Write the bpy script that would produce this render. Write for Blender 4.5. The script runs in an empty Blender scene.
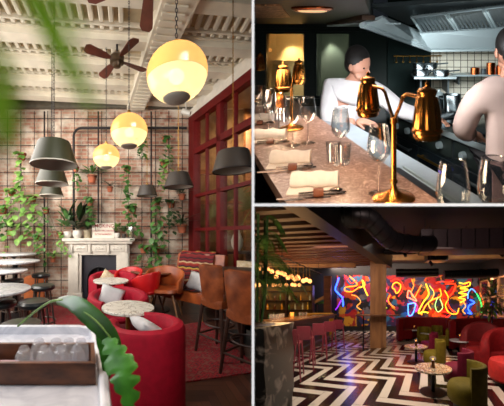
import bpy, bmesh, math, random
import numpy as np
from mathutils import Vector, Matrix, Euler
random.seed(7)
SC = bpy.context.scene
COL = SC.collection
PI = math.pi
# ------------------------------------------------------------------ camera
# The photograph is a collage: a plant-filled bar on the left, a kitchen counter
# upper right, a lounge lower right.  They are built as three rooms of one building
# cut open along its front, with edges made to glow white on the cut wall and slab.
EYE = 1.25
FOC = 270.0                      # focal length in pixels of the 504 px wide frame
PX, HY = 252.0, 235.0            # principal column and horizon row of the left room
cam_d = bpy.data.cameras.new('camera'); cam = bpy.data.objects.new('camera', cam_d)
COL.objects.link(cam); SC.camera = cam
cam.location = (0, 0, EYE); cam.rotation_euler = (PI/2, 0, 0)
cam_d.sensor_width = 36; cam_d.lens = FOC*36/504; cam_d.shift_y = (HY-203)/504
cam_d.clip_start = 0.02; cam_d.clip_end = 100
cam_d.dof.use_dof = True; cam_d.dof.focus_distance = 1.9; cam_d.dof.aperture_fstop = (cam_d.lens/1000)/0.0062
# ------------------------------------------------------------------ world, exposure
w = bpy.data.worlds.new('world'); SC.world = w; w.use_nodes = True
w.node_tree.nodes['Background'].inputs[0].default_value = (0.5, 0.6, 0.75, 1)
w.node_tree.nodes['Background'].inputs[1].default_value = 0.02
SC.cycles.transparent_max_bounces = 32
vs = SC.view_settings
vs.view_transform = 'Standard'; vs.look = 'None'; vs.exposure = 0.0; vs.gamma = 1.0; vs.use_curve_mapping = False

# ------------------------------------------------------------------ the three rooms
class Room:
    """Frame of one room: its own lens length f, centre cx and horizon cy, eye height e.
    to_world lays the room's metres (x right, y away, z up) into the building: the floor is
    raked and the side walls skewed, one affine map for everything in the room."""
    def __init__(s, f, cx, cy, e):
        s.f, s.cx, s.cy, s.e = f, cx, cy, e
        s.A = Matrix(((1, (cx-PX)/f, 0), (0, FOC/f, 0), (0, -(cy-HY)/f, 1)))
        s.b = Vector((0, 0, EYE-e))
        s.roots = []; s.lights = []
    def w(s, p): return s.A @ Vector(p) + s.b
    def at(s, u, v, y): return Vector(((u-s.cx)/s.f*y, y, s.e-(v-s.cy)/s.f*y))
    def y_at(s, v, z=0): return s.f*(s.e-z)/(v-s.cy)
    def on(s, u, v, z=0):
        y = s.y_at(v, z); return Vector(((u-s.cx)/s.f*y, y, z))
BAR = Room(270, 126, 235, 1.25)
KIT = Room(400, 378, 38, 1.60)
LNG = Room(200, 378, 306, 1.50)
R = BAR
def use(room):
    global R
    R = room
CUT_Y = 0.5                                    # where the building is cut open
def slab_z(Y): return EYE + (HY-205)/FOC*Y     # mid plane of the slab between the right rooms
WALL_X = CUT_Y*1.0/FOC

# light helper: place and aim in room metres
LIGHTS = []
def area(name, loc, aim, sx, sy, power, col=(1, 1, 1), spread=180):
    d = bpy.data.lights.new(name, 'AREA'); d.shape = 'RECTANGLE'; d.size = sx; d.size_y = sy
    d.energy = power; d.color = col; d.spread = math.radians(spread)
    o = bpy.data.objects.new(name, d); COL.objects.link(o)
    a, b = R.w(loc), R.w(aim); o.location = a
    o.rotation_euler = (b-a).to_track_quat('-Z', 'Y').to_euler(); return o
def spot(name, loc, aim, power, angle, col=(1, 1, 1), r=0.03, blend=0.6):
    d = bpy.data.lights.new(name, 'SPOT'); d.energy = power; d.color = col
    d.spot_size = math.radians(angle); d.spot_blend = blend; d.shadow_soft_size = r
    o = bpy.data.objects.new(name, d); COL.objects.link(o)
    a, b = R.w(loc), R.w(aim); o.location = a
    o.rotation_euler = (b-a).to_track_quat('-Z', 'Y').to_euler(); return o
def point(name, loc, power, col=(1, 1, 1), r=0.03):
    d = bpy.data.lights.new(name, 'POINT'); d.energy = power; d.color = col; d.shadow_soft_size = r
    o = bpy.data.objects.new(name, d); COL.objects.link(o); o.location = R.w(loc); return o
# ---- left room: daylight lamps for unseen street windows (left and behind), one near the counter
use(BAR)
area('daylight_left', (-2.7, 3.3, 2.4), (0.2, 4.6, 1.1), 3.0, 2.4, 150, (1, .94, .86))
area('daylight_street', (-0.9, 0.12, 2.9), (-.6, 5.4, 1.6), 1.6, 1.0, 40, (1, .97, .92), 100)
area('counter_daylight', (-1.2, .75, 1.7), (-.3, .9, .83), .8, .8, 11, (.92, .96, 1))
# ---- kitchen: hood lamp, warm light over the pass, added fills
use(KIT)
area('hood_light', (1.0, 3.0, 1.70), (1.0, 4.2, 1.25), 1.2, 0.4, 10, (.92, .97, 1))
area('hood_fill', (0.9, 3.1, 1.30), (0.7, 3.4, 1.8), 0.7, 0.4, 1.4, (.85, .95, 1))  # added lamp under the hood, brightens its dark steel
area('pass_light', (-0.50, 1.55, 1.72), (-0.30, 1.65, 1.1), 0.5, 1.5, 17, (1, .82, .66), 130)
area('aisle_light', (0.16, 1.9, 1.72), (0.25, 3.0, .8), 0.5, 0.5, 12, (.92, .96, 1))
area('dining_side_fill', (-0.12, 0.72, 1.62), (.0, 1.6, 1.15), 0.35, 0.3, 5, (1, .78, .55))  # unseen lamp added on the guest side to light the shade fronts
# ---- lounge: dim house light over the seats and over the floor, added fills on duct and beams
use(LNG)
area('floor_light', (-0.3, 4.5, 2.75), (-0.3, 4.6, 0), 2.6, 4.0, 150, (1, .86, .74))
area('seat_light', (1.9, 4.6, 2.7), (1.7, 4.8, 0), 2.0, 3.0, 70, (1, .76, .6))
spot('palm_spot', (-.35, 1.5, 2.15), (-1.4, 2.5, 2.0), 55, 70, (1, .88, .5), .05)
area('duct_fill', (1.6, 3.2, 2.9), (1.9, 6.5, 3.5), 1.6, .6, 70, (1, .75, .68))  # added so the duct and air box stand out from black
area('beam_fill', (3.0, 7.0, 3.0), (3.0, 7.9, 3.5), 4.0, .15, 30, (1, .78, .5))  # added strip lamps that brighten the oak cross beams
area('beam_fill', (-3.0, 6.9, 2.7), (-3.0, 7.6, 3.1), 4.0, .15, 16, (1, .68, .38))

# ------------------------------------------------------------------ materials
MATS = {}
def new_mat(name):
    m = bpy.data.materials.new(name); m.use_nodes = True
    return m, m.node_tree, m.node_tree.nodes, m.node_tree.links
def rest(nt, scale=(1, 1, 1)):
    a = nt.nodes.new('ShaderNodeAttribute'); a.attribute_name = 'rest'
    mp = nt.nodes.new('ShaderNodeMapping'); mp.inputs['Scale'].default_value = scale
    nt.links.new(a.outputs['Vector'], mp.inputs[0]); return mp.outputs[0]
def rgb(h):
    if isinstance(h, str):
        h = h.lstrip('#'); c = [int(h[i:i+2], 16)/255 for i in (0, 2, 4)]
        return tuple((x/12.92 if x <= .04045 else ((x+.055)/1.055)**2.4) for x in c)
    return tuple(h)
def mat(name, col, rough=.6, metal=0., var=.15, scale=12., col2=None, bump=0., emit=None, es=0., coat=0., sheen=0., spec=.5):
    if name in MATS: return MATS[name]
    m, nt, N, L = new_mat(name); b = N['Principled BSDF']; c = rgb(col)
    b.inputs['Roughness'].default_value = rough; b.inputs['Metallic'].default_value = metal
    b.inputs['Coat Weight'].default_value = coat; b.inputs['Sheen Weight'].default_value = sheen
    b.inputs['Specular IOR Level'].default_value = spec
    v = rest(nt); n = N.new('ShaderNodeTexNoise'); n.inputs['Scale'].default_value = scale; n.inputs['Detail'].default_value = 4
    L.new(v, n.inputs['Vector'])
    r = N.new('ShaderNodeValToRGB'); e = r.color_ramp.elements
    c2 = rgb(col2) if col2 else tuple(x*(1-var) for x in c)
    c1 = c if col2 else tuple(min(1, x*(1+var)) for x in c)
    e[0].position = .35; e[1].position = .65; e[0].color = (*c2, 1); e[1].color = (*c1, 1)
    L.new(n.outputs['Fac'], r.inputs[0]); L.new(r.outputs[0], b.inputs['Base Color'])
    if bump:
        bp = N.new('ShaderNodeBump'); bp.inputs['Strength'].default_value = bump; bp.inputs['Distance'].default_value = .01
        L.new(n.outputs['Fac'], bp.inputs['Height']); L.new(bp.outputs[0], b.inputs['Normal'])
    if emit is not None:
        b.inputs['Emission Color'].default_value = (*rgb(emit), 1); b.inputs['Emission Strength'].default_value = es
    MATS[name] = m; return m
def glass_mat(name, tint=(1, 1, 1), gloss=.5, rough=.02, base=.06, top=.75):
    """thin clear glass: see-through face on, mirror-like towards the edge"""
    if name in MATS: return MATS[name]
    m, nt, N, L = new_mat(name); N.remove(N['Principled BSDF'])
    t = N.new('ShaderNodeBsdfTransparent'); t.inputs[0].default_value = (*tint, 1)
    g = N.new('ShaderNodeBsdfGlossy'); g.inputs['Roughness'].default_value = rough; g.inputs[0].default_value = (1, 1, 1, 1)
    lw = N.new('ShaderNodeLayerWeight'); lw.inputs[0].default_value = gloss
    mr = N.new('ShaderNodeMapRange'); mr.inputs['To Min'].default_value = base; mr.inputs['To Max'].default_value = top
    L.new(lw.outputs['Facing'], mr.inputs[0])
    mx = N.new('ShaderNodeMixShader'); L.new(mr.outputs[0], mx.inputs[0]); L.new(t.outputs[0], mx.inputs[1]); L.new(g.outputs[0], mx.inputs[2])
    L.new(mx.outputs[0], N['Material Output'].inputs[0]); MATS[name] = m; return m
def glow(name, col, s, body=.8):
    if name in MATS: return MATS[name]
    m, nt, N, L = new_mat(name); b = N['Principled BSDF']; c = rgb(col)
    b.inputs['Base Color'].default_value = (*[x*body for x in c], 1)
    b.inputs['Emission Color'].default_value = (*c, 1); b.inputs['Emission Strength'].default_value = s
    MATS[name] = m; return m
def brick_mat(name, c1, c2, mortar, bw, bh, axis='xz', ms=.012, bump=.4, stain=None, rough=.85, off=.5, blotch=None):
    if name in MATS: return MATS[name]
    m, nt, N, L = new_mat(name); b = N['Principled BSDF']; b.inputs['Roughness'].default_value = rough
    a = N.new('ShaderNodeAttribute'); a.attribute_name = 'rest'
    sp = N.new('ShaderNodeSeparateXYZ'); L.new(a.outputs['Vector'], sp.inputs[0])
    cb = N.new('ShaderNodeCombineXYZ'); L.new(sp.outputs['xyz'.index(axis[0])], cb.inputs[0]); L.new(sp.outputs['xyz'.index(axis[1])], cb.inputs[1])
    t = N.new('ShaderNodeTexBrick'); t.offset = off; t.inputs['Scale'].default_value = 1
    t.inputs['Brick Width'].default_value = bw; t.inputs['Row Height'].default_value = bh
    t.inputs['Mortar Size'].default_value = ms; t.inputs['Mortar Smooth'].default_value = .3
    t.inputs['Color1'].default_value = (*rgb(c1), 1); t.inputs['Color2'].default_value = (*rgb(c2), 1); t.inputs['Mortar'].default_value = (*rgb(mortar), 1)
    L.new(cb.outputs[0], t.inputs[0]); out = t.outputs[0]
    if stain:
        n = N.new('ShaderNodeTexNoise'); n.inputs['Scale'].default_value = blotch or 2.2; n.inputs['Detail'].default_value = 6; L.new(a.outputs['Vector'], n.inputs[0])
        r = N.new('ShaderNodeValToRGB'); r.color_ramp.elements[0].position = .45; r.color_ramp.elements[1].position = .68; L.new(n.outputs[0], r.inputs[0])
        mx = N.new('ShaderNodeMix'); mx.data_type = 'RGBA'; L.new(r.outputs[0], mx.inputs[0]); L.new(out, mx.inputs[6]); mx.inputs[7].default_value = (*rgb(stain), 1)
        out = mx.outputs[2]
    L.new(out, b.inputs['Base Color'])
    if bump:
        bp = N.new('ShaderNodeBump'); bp.inputs['Strength'].default_value = bump; bp.inputs['Distance'].default_value = .01; bp.invert = True
        L.new(t.outputs['Fac'], bp.inputs['Height']); L.new(bp.outputs[0], b.inputs['Normal'])
    MATS[name] = m; return m
def marble_mat(name, base, vein, scale=6., rough=.25, thr=.07):
    if name in MATS: return MATS[name]
    m, nt, N, L = new_mat(name); b = N['Principled BSDF']; b.inputs['Roughness'].default_value = rough
    v = rest(nt)
    n = N.new('ShaderNodeTexNoise'); n.inputs['Scale'].default_value = scale; n.inputs['Detail'].default_value = 8; n.inputs['Distortion'].default_value = 1.6; L.new(v, n.inputs[0])
    s = N.new('ShaderNodeMath'); s.operation = 'SUBTRACT'; s.inputs[1].default_value = .5; L.new(n.outputs[0], s.inputs[0])
    ab = N.new('ShaderNodeMath'); ab.operation = 'ABSOLUTE'; L.new(s.outputs[0], ab.inputs[0])
    r = N.new('ShaderNodeValToRGB'); e = r.color_ramp.elements; e[0].position = 0; e[0].color = (*rgb(vein), 1); e[1].position = thr; e[1].color = (*rgb(base), 1)
    L.new(ab.outputs[0], r.inputs[0]); L.new(r.outputs[0], b.inputs['Base Color']); MATS[name] = m; return m
def cells_mat(name, cols, scale=40., rough=.3, smooth=False):
    """terrazzo: many small stone chips of several colours"""
    if name in MATS: return MATS[name]
    m, nt, N, L = new_mat(name); b = N['Principled BSDF']; b.inputs['Roughness'].default_value = rough
    v = rest(nt); t = N.new('ShaderNodeTexVoronoi'); t.inputs['Scale'].default_value = scale; L.new(v, t.inputs['Vector'])
    sp = N.new('ShaderNodeSeparateColor'); L.new(t.outputs['Color'], sp.inputs[0])
    r = N.new('ShaderNodeValToRGB'); r.color_ramp.interpolation = 'CONSTANT'; e = r.color_ramp.elements
    while len(e) < len(cols): e.new(.5)
    for i, c in enumerate(cols): e[i].position = i/len(cols); e[i].color = (*rgb(c), 1)
    L.new(sp.outputs[0], r.inputs[0]); L.new(r.outputs[0], b.inputs['Base Color']); MATS[name] = m; return m
def wood_mat(name, c1, c2, scale=(2, 30, 30), rough=.5, coat=0.):
    if name in MATS: return MATS[name]
    m, nt, N, L = new_mat(name); b = N['Principled BSDF']; b.inputs['Roughness'].default_value = rough; b.inputs['Coat Weight'].default_value = coat
    v = rest(nt, scale); n = N.new('ShaderNodeTexNoise'); n.inputs['Scale'].default_value = 1; n.inputs['Detail'].default_value = 5; L.new(v, n.inputs[0])
    r = N.new('ShaderNodeValToRGB'); e = r.color_ramp.elements; e[0].position = .3; e[1].position = .7; e[0].color = (*rgb(c1), 1); e[1].color = (*rgb(c2), 1)
    L.new(n.outputs[0], r.inputs[0]); L.new(r.outputs[0], b.inputs['Base Color']); MATS[name] = m; return m
def math_node(nt, op, a, b=None, c=None):
    n = nt.nodes.new('ShaderNodeMath'); n.operation = op
    for i, x in enumerate((a, b, c)):
        if x is None: continue
        if isinstance(x, (int, float)): n.inputs[i].default_value = x
        else: nt.links.new(x, n.inputs[i])
    return n.outputs[0]
def herringbone_mat(name, cols, w, n, ang, grout, rough=.25, gw=.03, off=(0, 0), var=0., stripe=True):
    """planks of width w and length n*w laid in herringbone; each zigzag course has one colour"""
    if name in MATS: return MATS[name]
    m, nt, N, L = new_mat(name); b = N['Principled BSDF']; b.inputs['Roughness'].default_value = rough
    a = N.new('ShaderNodeAttribute'); a.attribute_name = 'rest'
    mp = N.new('ShaderNodeMapping'); mp.inputs['Rotation'].default_value = (0, 0, ang); mp.inputs['Scale'].default_value = (1/w, 1/w, 1)
    mp.inputs['Location'].default_value = (off[0]+500, off[1]+500, 0)
    L.new(a.outputs['Vector'], mp.inputs[0])
    sp = N.new('ShaderNodeSeparateXYZ'); L.new(mp.outputs[0], sp.inputs[0]); x, y = sp.outputs[0], sp.outputs[1]
    M = lambda *k: math_node(nt, *k)
    i, j = M('FLOOR', x), M('FLOOR', y); d = M('SUBTRACT', i, j)
    k = M('FLOOR', M('DIVIDE', M('ADD', d, .25), 2*n)); s = M('SUBTRACT', d, M('MULTIPLY', k, 2*n))
    horiz = M('LESS_THAN', s, n-.5)
    nk = M('MULTIPLY', k, n)
    idh = M('ADD', j, nk); idv = M('SUBTRACT', M('SUBTRACT', i, nk), n)
    idd = M('ADD', M('MULTIPLY', horiz, idh), M('MULTIPLY', M('SUBTRACT', 1, horiz), idv))
    fx, fy = M('FRACT', x), M('FRACT', y)
    e = M('ADD', M('MULTIPLY', horiz, fy), M('MULTIPLY', M('SUBTRACT', 1, horiz), fx))
    line = M('MAXIMUM', M('LESS_THAN', e, gw), M('GREATER_THAN', e, 1-gw))
    if stripe: sel = M('DIVIDE', M('FLOORED_MODULO', M('ADD', idd, .5), len(cols)), len(cols))
    else:
        wn = N.new('ShaderNodeTexWhiteNoise'); cc = N.new('ShaderNodeCombineXYZ'); L.new(idd, cc.inputs[0]); L.new(k, cc.inputs[1]); L.new(horiz, cc.inputs[2]); L.new(cc.outputs[0], wn.inputs[0]); sel = wn.outputs[0]
    r = N.new('ShaderNodeValToRGB'); r.color_ramp.interpolation = 'CONSTANT'; el = r.color_ramp.elements
    while len(el) < len(cols): el.new(.5)
    for q, c in enumerate(cols): el[q].position = q/len(cols); el[q].color = (*rgb(c), 1)
    L.new(sel, r.inputs[0])
    mx = N.new('ShaderNodeMix'); mx.data_type = 'RGBA'; L.new(line, mx.inputs[0]); L.new(r.outputs[0], mx.inputs[6]); mx.inputs[7].default_value = (*rgb(grout), 1)
    L.new(mx.outputs[2], b.inputs['Base Color']); MATS[name] = m; return m

# ------------------------------------------------------------------ mesh building
class MB:
    def __init__(s): s.bm = bmesh.new()
    def _bev(s, faces, w, seg=2):
        es = list({e for f in faces for e in f.edges})
        bmesh.ops.bevel(s.bm, geom=es, offset=w, segments=seg, affect='EDGES', profile=.7)
    def box(s, c, d, rz=0., bev=0., rot=None, seg=2):
        r = bmesh.ops.create_cube(s.bm, size=1)
        M = Matrix.Translation(c) @ (rot.to_matrix().to_4x4() if rot else Matrix.Rotation(rz, 4, 'Z')) @ Matrix.Diagonal((*d, 1))
        bmesh.ops.transform(s.bm, matrix=M, verts=r['verts'])
        if bev: s._bev({f for v in r['verts'] for f in v.link_faces}, bev, seg)
        return s
    def bx(s, x0, x1, y0, y1, z0, z1, bev=0.):
        return s.box(((x0+x1)/2, (y0+y1)/2, (z0+z1)/2), (abs(x1-x0), abs(y1-y0), abs(z1-z0)), bev=bev)
    def rod(s, a, b, r, r2=None, n=10):
        a, b = Vector(a), Vector(b); d = b-a
        if d.length < 1e-6: return s
        M = Matrix.Translation((a+b)/2) @ d.to_track_quat('Z', 'Y').to_matrix().to_4x4()
        bmesh.ops.create_cone(s.bm, cap_ends=True, segments=n, radius1=r, radius2=r if r2 is None else r2, depth=d.length, matrix=M); return s
    def ball(s, c, r, sc=(1, 1, 1), u=16, v=10, rot=None):
        M = Matrix.Translation(c) @ (rot.to_matrix().to_4x4() if rot else Matrix()) @ Matrix.Diagonal((*sc, 1))
        bmesh.ops.create_uvsphere(s.bm, u_segments=u, v_segments=v, radius=r, matrix=M); return s
    def loft(s, rings, cap=True, close=True, cyc=False):
        vs = [[s.bm.verts.new(p) for p in ring] for ring in rings]; n = len(vs[0])
        seq = list(zip(vs, vs[1:])) + ([(vs[-1], vs[0])] if cyc else [])
        for A, B in seq:
            for i in range(n if close else n-1):
                j = (i+1) % n
                try: s.bm.faces.new((A[i], A[j], B[j], B[i]))
                except ValueError: pass
        if cap and close and not cyc:
            try: s.bm.faces.new(vs[0][::-1]); s.bm.faces.new(vs[-1])
            except ValueError: pass
        return s
    def lathe(s, prof, n=24, c=(0, 0, 0), cap=True):
        c = Vector(c)
        return s.loft([[c+Vector((r*math.cos(t), r*math.sin(t), z)) for t in [2*PI*i/n for i in range(n)]] for r, z in prof], cap=cap)
    def tube(s, pts, r, n=8, cyc=False, radii=None):
        pts = [Vector(p) for p in pts]; rings = []; up = Vector((0, 0, 1)); m = len(pts)
        prev = None
        for i, p in enumerate(pts):
            a = pts[(i-1) % m] if (cyc or i) else p; b = pts[(i+1) % m] if (cyc or i < m-1) else p
            t = (b-a).normalized()
            if prev is None:
                x = t.cross(up)
                if x.length < .1: x = t.cross(Vector((1, 0, 0)))
            else: x = prev - t*prev.dot(t)
            x.normalize(); prev = x; yv = t.cross(x); rr = radii[i] if radii else r
            rings.append([p + (x*math.cos(q)+yv*math.sin(q))*rr for q in [2*PI*k/n for k in range(n)]])
        return s.loft(rings, cyc=cyc)
    def prism(s, poly, z0, z1, plane='xy', M=None):
        def f(a, b, h): return {'xy': (a, b, h), 'xz': (a, h, b), 'yz': (h, a, b)}[plane]
        v0 = [s.bm.verts.new(f(a, b, z0)) for a, b in poly]; v1 = [s.bm.verts.new(f(a, b, z1)) for a, b in poly]; n = len(poly)
        fs = [s.bm.faces.new(v0[::-1]), s.bm.faces.new(v1)]
        for i in range(n): fs.append(s.bm.faces.new((v0[i], v0[(i+1) % n], v1[(i+1) % n], v1[i])))
        if M: bmesh.ops.transform(s.bm, matrix=M, verts=v0+v1)
        return s
    def quad(s, pts):
        s.bm.faces.new([s.bm.verts.new(p) for p in pts]); return s
    def leaf(s, base, d, up, L, W, curl=.25, n=3, fold=.15):
        """pointed leaf blade with a midrib fold and a droop"""
        base, d, up = Vector(base), Vector(d).normalized(), Vector(up)
        side = d.cross(up)
        if side.length < .05: side = d.cross(Vector((1, .3, 0)))
        side.normalize(); nrm = side.cross(d).normalized(); L_, M_, R_ = [], [], []
        for i in range(n+2):
            t = i/(n+1); wd = W*math.sin(PI*min(1, t*.93+.05))**.8*.5
            p = base + d*L*t - nrm*L*curl*t*t
            M_.append(s.bm.verts.new(p)); L_.append(s.bm.verts.new(p-side*wd+nrm*fold*wd)); R_.append(s.bm.verts.new(p+side*wd+nrm*fold*wd))
        for i in range(n+1):
            s.bm.faces.new((L_[i], M_[i], M_[i+1], L_[i+1])); s.bm.faces.new((M_[i], R_[i], R_[i+1], M_[i+1]))
        return s
    def build(s, name, m, parent=None, smooth=40, loc=(0, 0, 0), kind=None, normals=True):
        if normals: bmesh.ops.recalc_face_normals(s.bm, faces=s.bm.faces)
        me = bpy.data.meshes.new(name); s.bm.to_mesh(me); s.bm.free()
        return mesh_obj(name, me, m, parent, smooth, loc, kind)
def mesh_obj(name, me, m, parent=None, smooth=40, loc=(0, 0, 0), kind=None):
    co = np.empty(len(me.vertices)*3, dtype=np.float32); me.vertices.foreach_get('co', co)
    at = me.attributes.new('rest', 'FLOAT_VECTOR', 'POINT'); at.data.foreach_set('vector', co)
    if smooth:
        me.polygons.foreach_set('use_smooth', [True]*len(me.polygons)); me.set_sharp_from_angle(angle=math.radians(smooth))
    me.materials.append(m)
    o = bpy.data.objects.new(name, me); COL.objects.link(o); o.location = loc
    if parent: o.parent = parent
    else: R.roots.append(o)
    if kind: o['kind'] = kind
    return o
def struct(name, mb, m, **k): return mb.build(name, m, kind='structure', **k)
def thing(name, label, cat, loc=(0, 0, 0), rz=0., group=None, sc=None):
    o = bpy.data.objects.new(name, None); COL.objects.link(o); o.empty_display_size = .05
    o.location = loc; o.rotation_euler = (0, 0, rz); o['label'] = label; o['category'] = cat
    if sc: o.scale = (sc, sc, sc) if isinstance(sc, (int, float)) else sc
    if group: o['group'] = group
    R.roots.append(o); return o
def tag(o, label, cat, group=None, kind=None):
    o['label'] = label; o['category'] = cat
    if group: o['group'] = group
    if kind: o['kind'] = kind
    return o
def dup(root, loc, rz=0., label=None, group=None, sc=None, room=None):
    def cp(o, parent):
        c = o.copy(); COL.objects.link(c)
        if parent: c.parent = parent
        for ch in o.children: cp(ch, c)
        return c
    c = cp(root, None); c.location = loc; c.rotation_euler = (0, 0, rz)
    if sc: c.scale = (sc, sc, sc) if isinstance(sc, (int, float)) else sc
    if label: c['label'] = label
    if group: c['group'] = group
    R.roots.append(c); return c
def text_mesh(body, size, name, m, parent, loc, rot, ext=.001, bold=True, align='CENTER'):
    cu = bpy.data.curves.new(name, 'FONT'); cu.body = body; cu.size = size; cu.align_x = align; cu.align_y = 'CENTER'; cu.extrude = ext; cu.offset = .01*size if bold else 0
    t = bpy.data.objects.new(name, cu); COL.objects.link(t)
    bpy.context.view_layer.update()
    me = bpy.data.meshes.new_from_object(t.evaluated_get(bpy.context.evaluated_depsgraph_get()))
    bpy.data.objects.remove(t); bpy.data.curves.remove(cu)
    me.transform(Matrix.Translation(loc) @ Euler(rot).to_matrix().to_4x4()); me.materials.clear()
    return mesh_obj(name, me, m, parent, smooth=0)
def arcpts(c, r, a0, a1, n, z=0.):
    return [(c[0]+r*math.cos(a0+(a1-a0)*i/n), c[1]+r*math.sin(a0+(a1-a0)*i/n), z) for i in range(n+1)]
def shell(mb, path, th, z0, ztop, rnd=.4, lean=0.):
    """upholstered wall: path = [(x, y, nx, ny)], thickness th inward, top height ztop(i/n), rounded top"""
    rings = []; m = len(path)
    for i, (x, y, nx, ny) in enumerate(path):
        zt = ztop(i/(m-1)) if callable(ztop) else ztop; r = th*rnd; P = []
        def q(d, z): P.append(Vector((x+nx*(d+lean*(z-z0)), y+ny*(d+lean*(z-z0)), z)))
        q(0, z0); q(0, zt-r); q(-r*.3, zt-r*.3); q(-r, zt); q(-(th-r), zt); q(-(th-r*.3), zt-r*.3); q(-th, zt-r); q(-th, z0)
        rings.append(P)
    return mb.loft(rings)
def arc_path(r, a0, a1, n, c=(0, 0), ry=None):
    ry = ry or r; out = []
    for i in range(n+1):
        a = a0+(a1-a0)*i/n; out.append((c[0]+r*math.cos(a), c[1]+ry*math.sin(a), math.cos(a), math.sin(a)))
    return out
def skin_body(name, joints, edges, m, parent, sub=2, root=0):
    """one continuous limbed surface grown along a skeleton: joints = [(xyz, radius)]"""
    me = bpy.data.meshes.new(name); me.from_pydata([j[0] for j in joints], edges, [])
    o = bpy.data.objects.new(name, me); COL.objects.link(o)
    o.modifiers.new('s', 'SKIN'); sv = me.skin_vertices[0].data
    for i, (_, r) in enumerate(joints):
        rr = r if isinstance(r, tuple) else (r, r); sv[i].radius = rr; sv[i].use_root = (i == root)
    ss = o.modifiers.new('u', 'SUBSURF'); ss.levels = sub; ss.render_levels = sub
    bpy.context.view_layer.update()
    me2 = bpy.data.meshes.new_from_object(o.evaluated_get(bpy.context.evaluated_depsgraph_get()))
    bpy.data.objects.remove(o); me2.name = name; me2.materials.clear()
    return mesh_obj(name, me2, m, parent, smooth=180)

# ================================================================== LEFT ROOM: plant-filled bar
use(BAR); at = BAR.at; on = BAR.on
m_white = mat('white_paint', '#d9d2c6', .7, var=.05)
m_ceil = mat('cream_ceiling_paint', '#e2d9c6', .75, var=.08, scale=4)
m_ceil_in = mat('tan_recess_shade', '#b9a788', .8, var=.1, scale=5)  # shade between the ceiling ribs put into a tan colour
m_brick = brick_mat('old_brick', '#9a6350', '#bd937c', '#b09e8a', .225, .075, 'xz', .012, .6, stain='#ddd0bf', blotch=3.4)
m_floor = herringbone_mat('dark_parquet', ['#40221a', '#553024', '#341b12', '#4a2a1d'], .07, 4, 0, '#120a06', .4, stripe=False)
m_red = mat('red_window_paint', '#5f0708', .45, spec=.2, var=.1)
m_black = mat('black_metal', '#17161a', .45, metal=.6, var=.1)
m_iron = mat('trellis_iron', '#2a2527', .6, metal=.4, var=.2)
m_leaf = mat('leaf_green', '#4f8032', .5, scale=9, col2='#2c5420')
m_leaf2 = mat('leaf_light_green', '#86ac52', .5, scale=9, col2='#4d7a2c')
m_leafd = mat('leaf_dark_green', '#2b4a22', .5, scale=9, col2='#16300f')
m_terra = mat('terracotta', '#a3583a', .85, var=.2)
m_wpot = mat('white_ceramic', '#d8d4cc', .4, var=.04)
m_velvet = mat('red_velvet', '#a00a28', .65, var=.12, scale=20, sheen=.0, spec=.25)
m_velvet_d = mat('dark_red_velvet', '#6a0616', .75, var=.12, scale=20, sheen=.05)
m_marble = marble_mat('cream_marble', '#e4dfd4', '#a59c90', 7., .2, .035)
m_gmarble = marble_mat('grey_marble', '#dcdde0', '#b9babe', 4., .2, .05)
m_tan = mat('tan_leather', '#b25a26', .42, scale=6, col2='#83391a', bump=.1)
m_brleather = mat('brown_leather', '#98502a', .35, scale=7, col2='#5f2a14', bump=.15)
m_dwood = wood_mat('dark_wood', '#23120c', '#3c2015', (3, 3, 30), .45)
m_mwood = wood_mat('brown_table_wood', '#5a3421', '#7d4c30', (3, 30, 3), .4)
m_lwood = wood_mat('light_leg_wood', '#6f4a2c', '#94683f', (3, 3, 30), .5)
m_cush = mat('pale_grey_cotton', '#c9c9cb', .85, var=.06)
m_cream = mat('cream_cotton', '#d9cbb0', .85, scale=25, col2='#b9a27d')
m_olive = mat('olive_grey_shade', '#2f311f', .5, var=.05)
m_grey = mat('taupe_grey_shade', '#3a332e', .5, var=.05)
m_silver = mat('shade_inner_white', '#b9b2a4', .5, var=.03)
m_brass = mat('brass', '#b58a45', .3, metal=1, var=.1)
m_glass = glass_mat('clear_glass', (.97, .98, .98), .4, .03, .07)
m_blackseat = mat('black_leather_seat', '#1d2326', .3, var=.1, coat=.3)
m_chrome = mat('stool_steel', '#6a625e', .35, metal=.8, var=.1)

D = 5.45
# ---- structure
mb = MB(); mb.bx(-3.6, 3.2, -.6, D+.1, -.06, 0); struct('floor', mb, m_floor)
mb = MB(); mb.bx(-3.6, 1.32, D, D+.25, 0, 3.95); struct('wall_back', mb, m_brick)
# beam and cornice where wall and ceiling meet
mb = MB(); mb.bx(-3.6, 1.5, D-.1, D, 3.78, 3.93, .01); struct('trim_1', mb, mat('dark_cornice', '#5c564a', .6))
CZ = 3.92
mb = MB(); mb.bx(-3.6, 3.2, -.6, D+.25, CZ, CZ+.1); struct('ceiling', mb, m_ceil_in)
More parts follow.
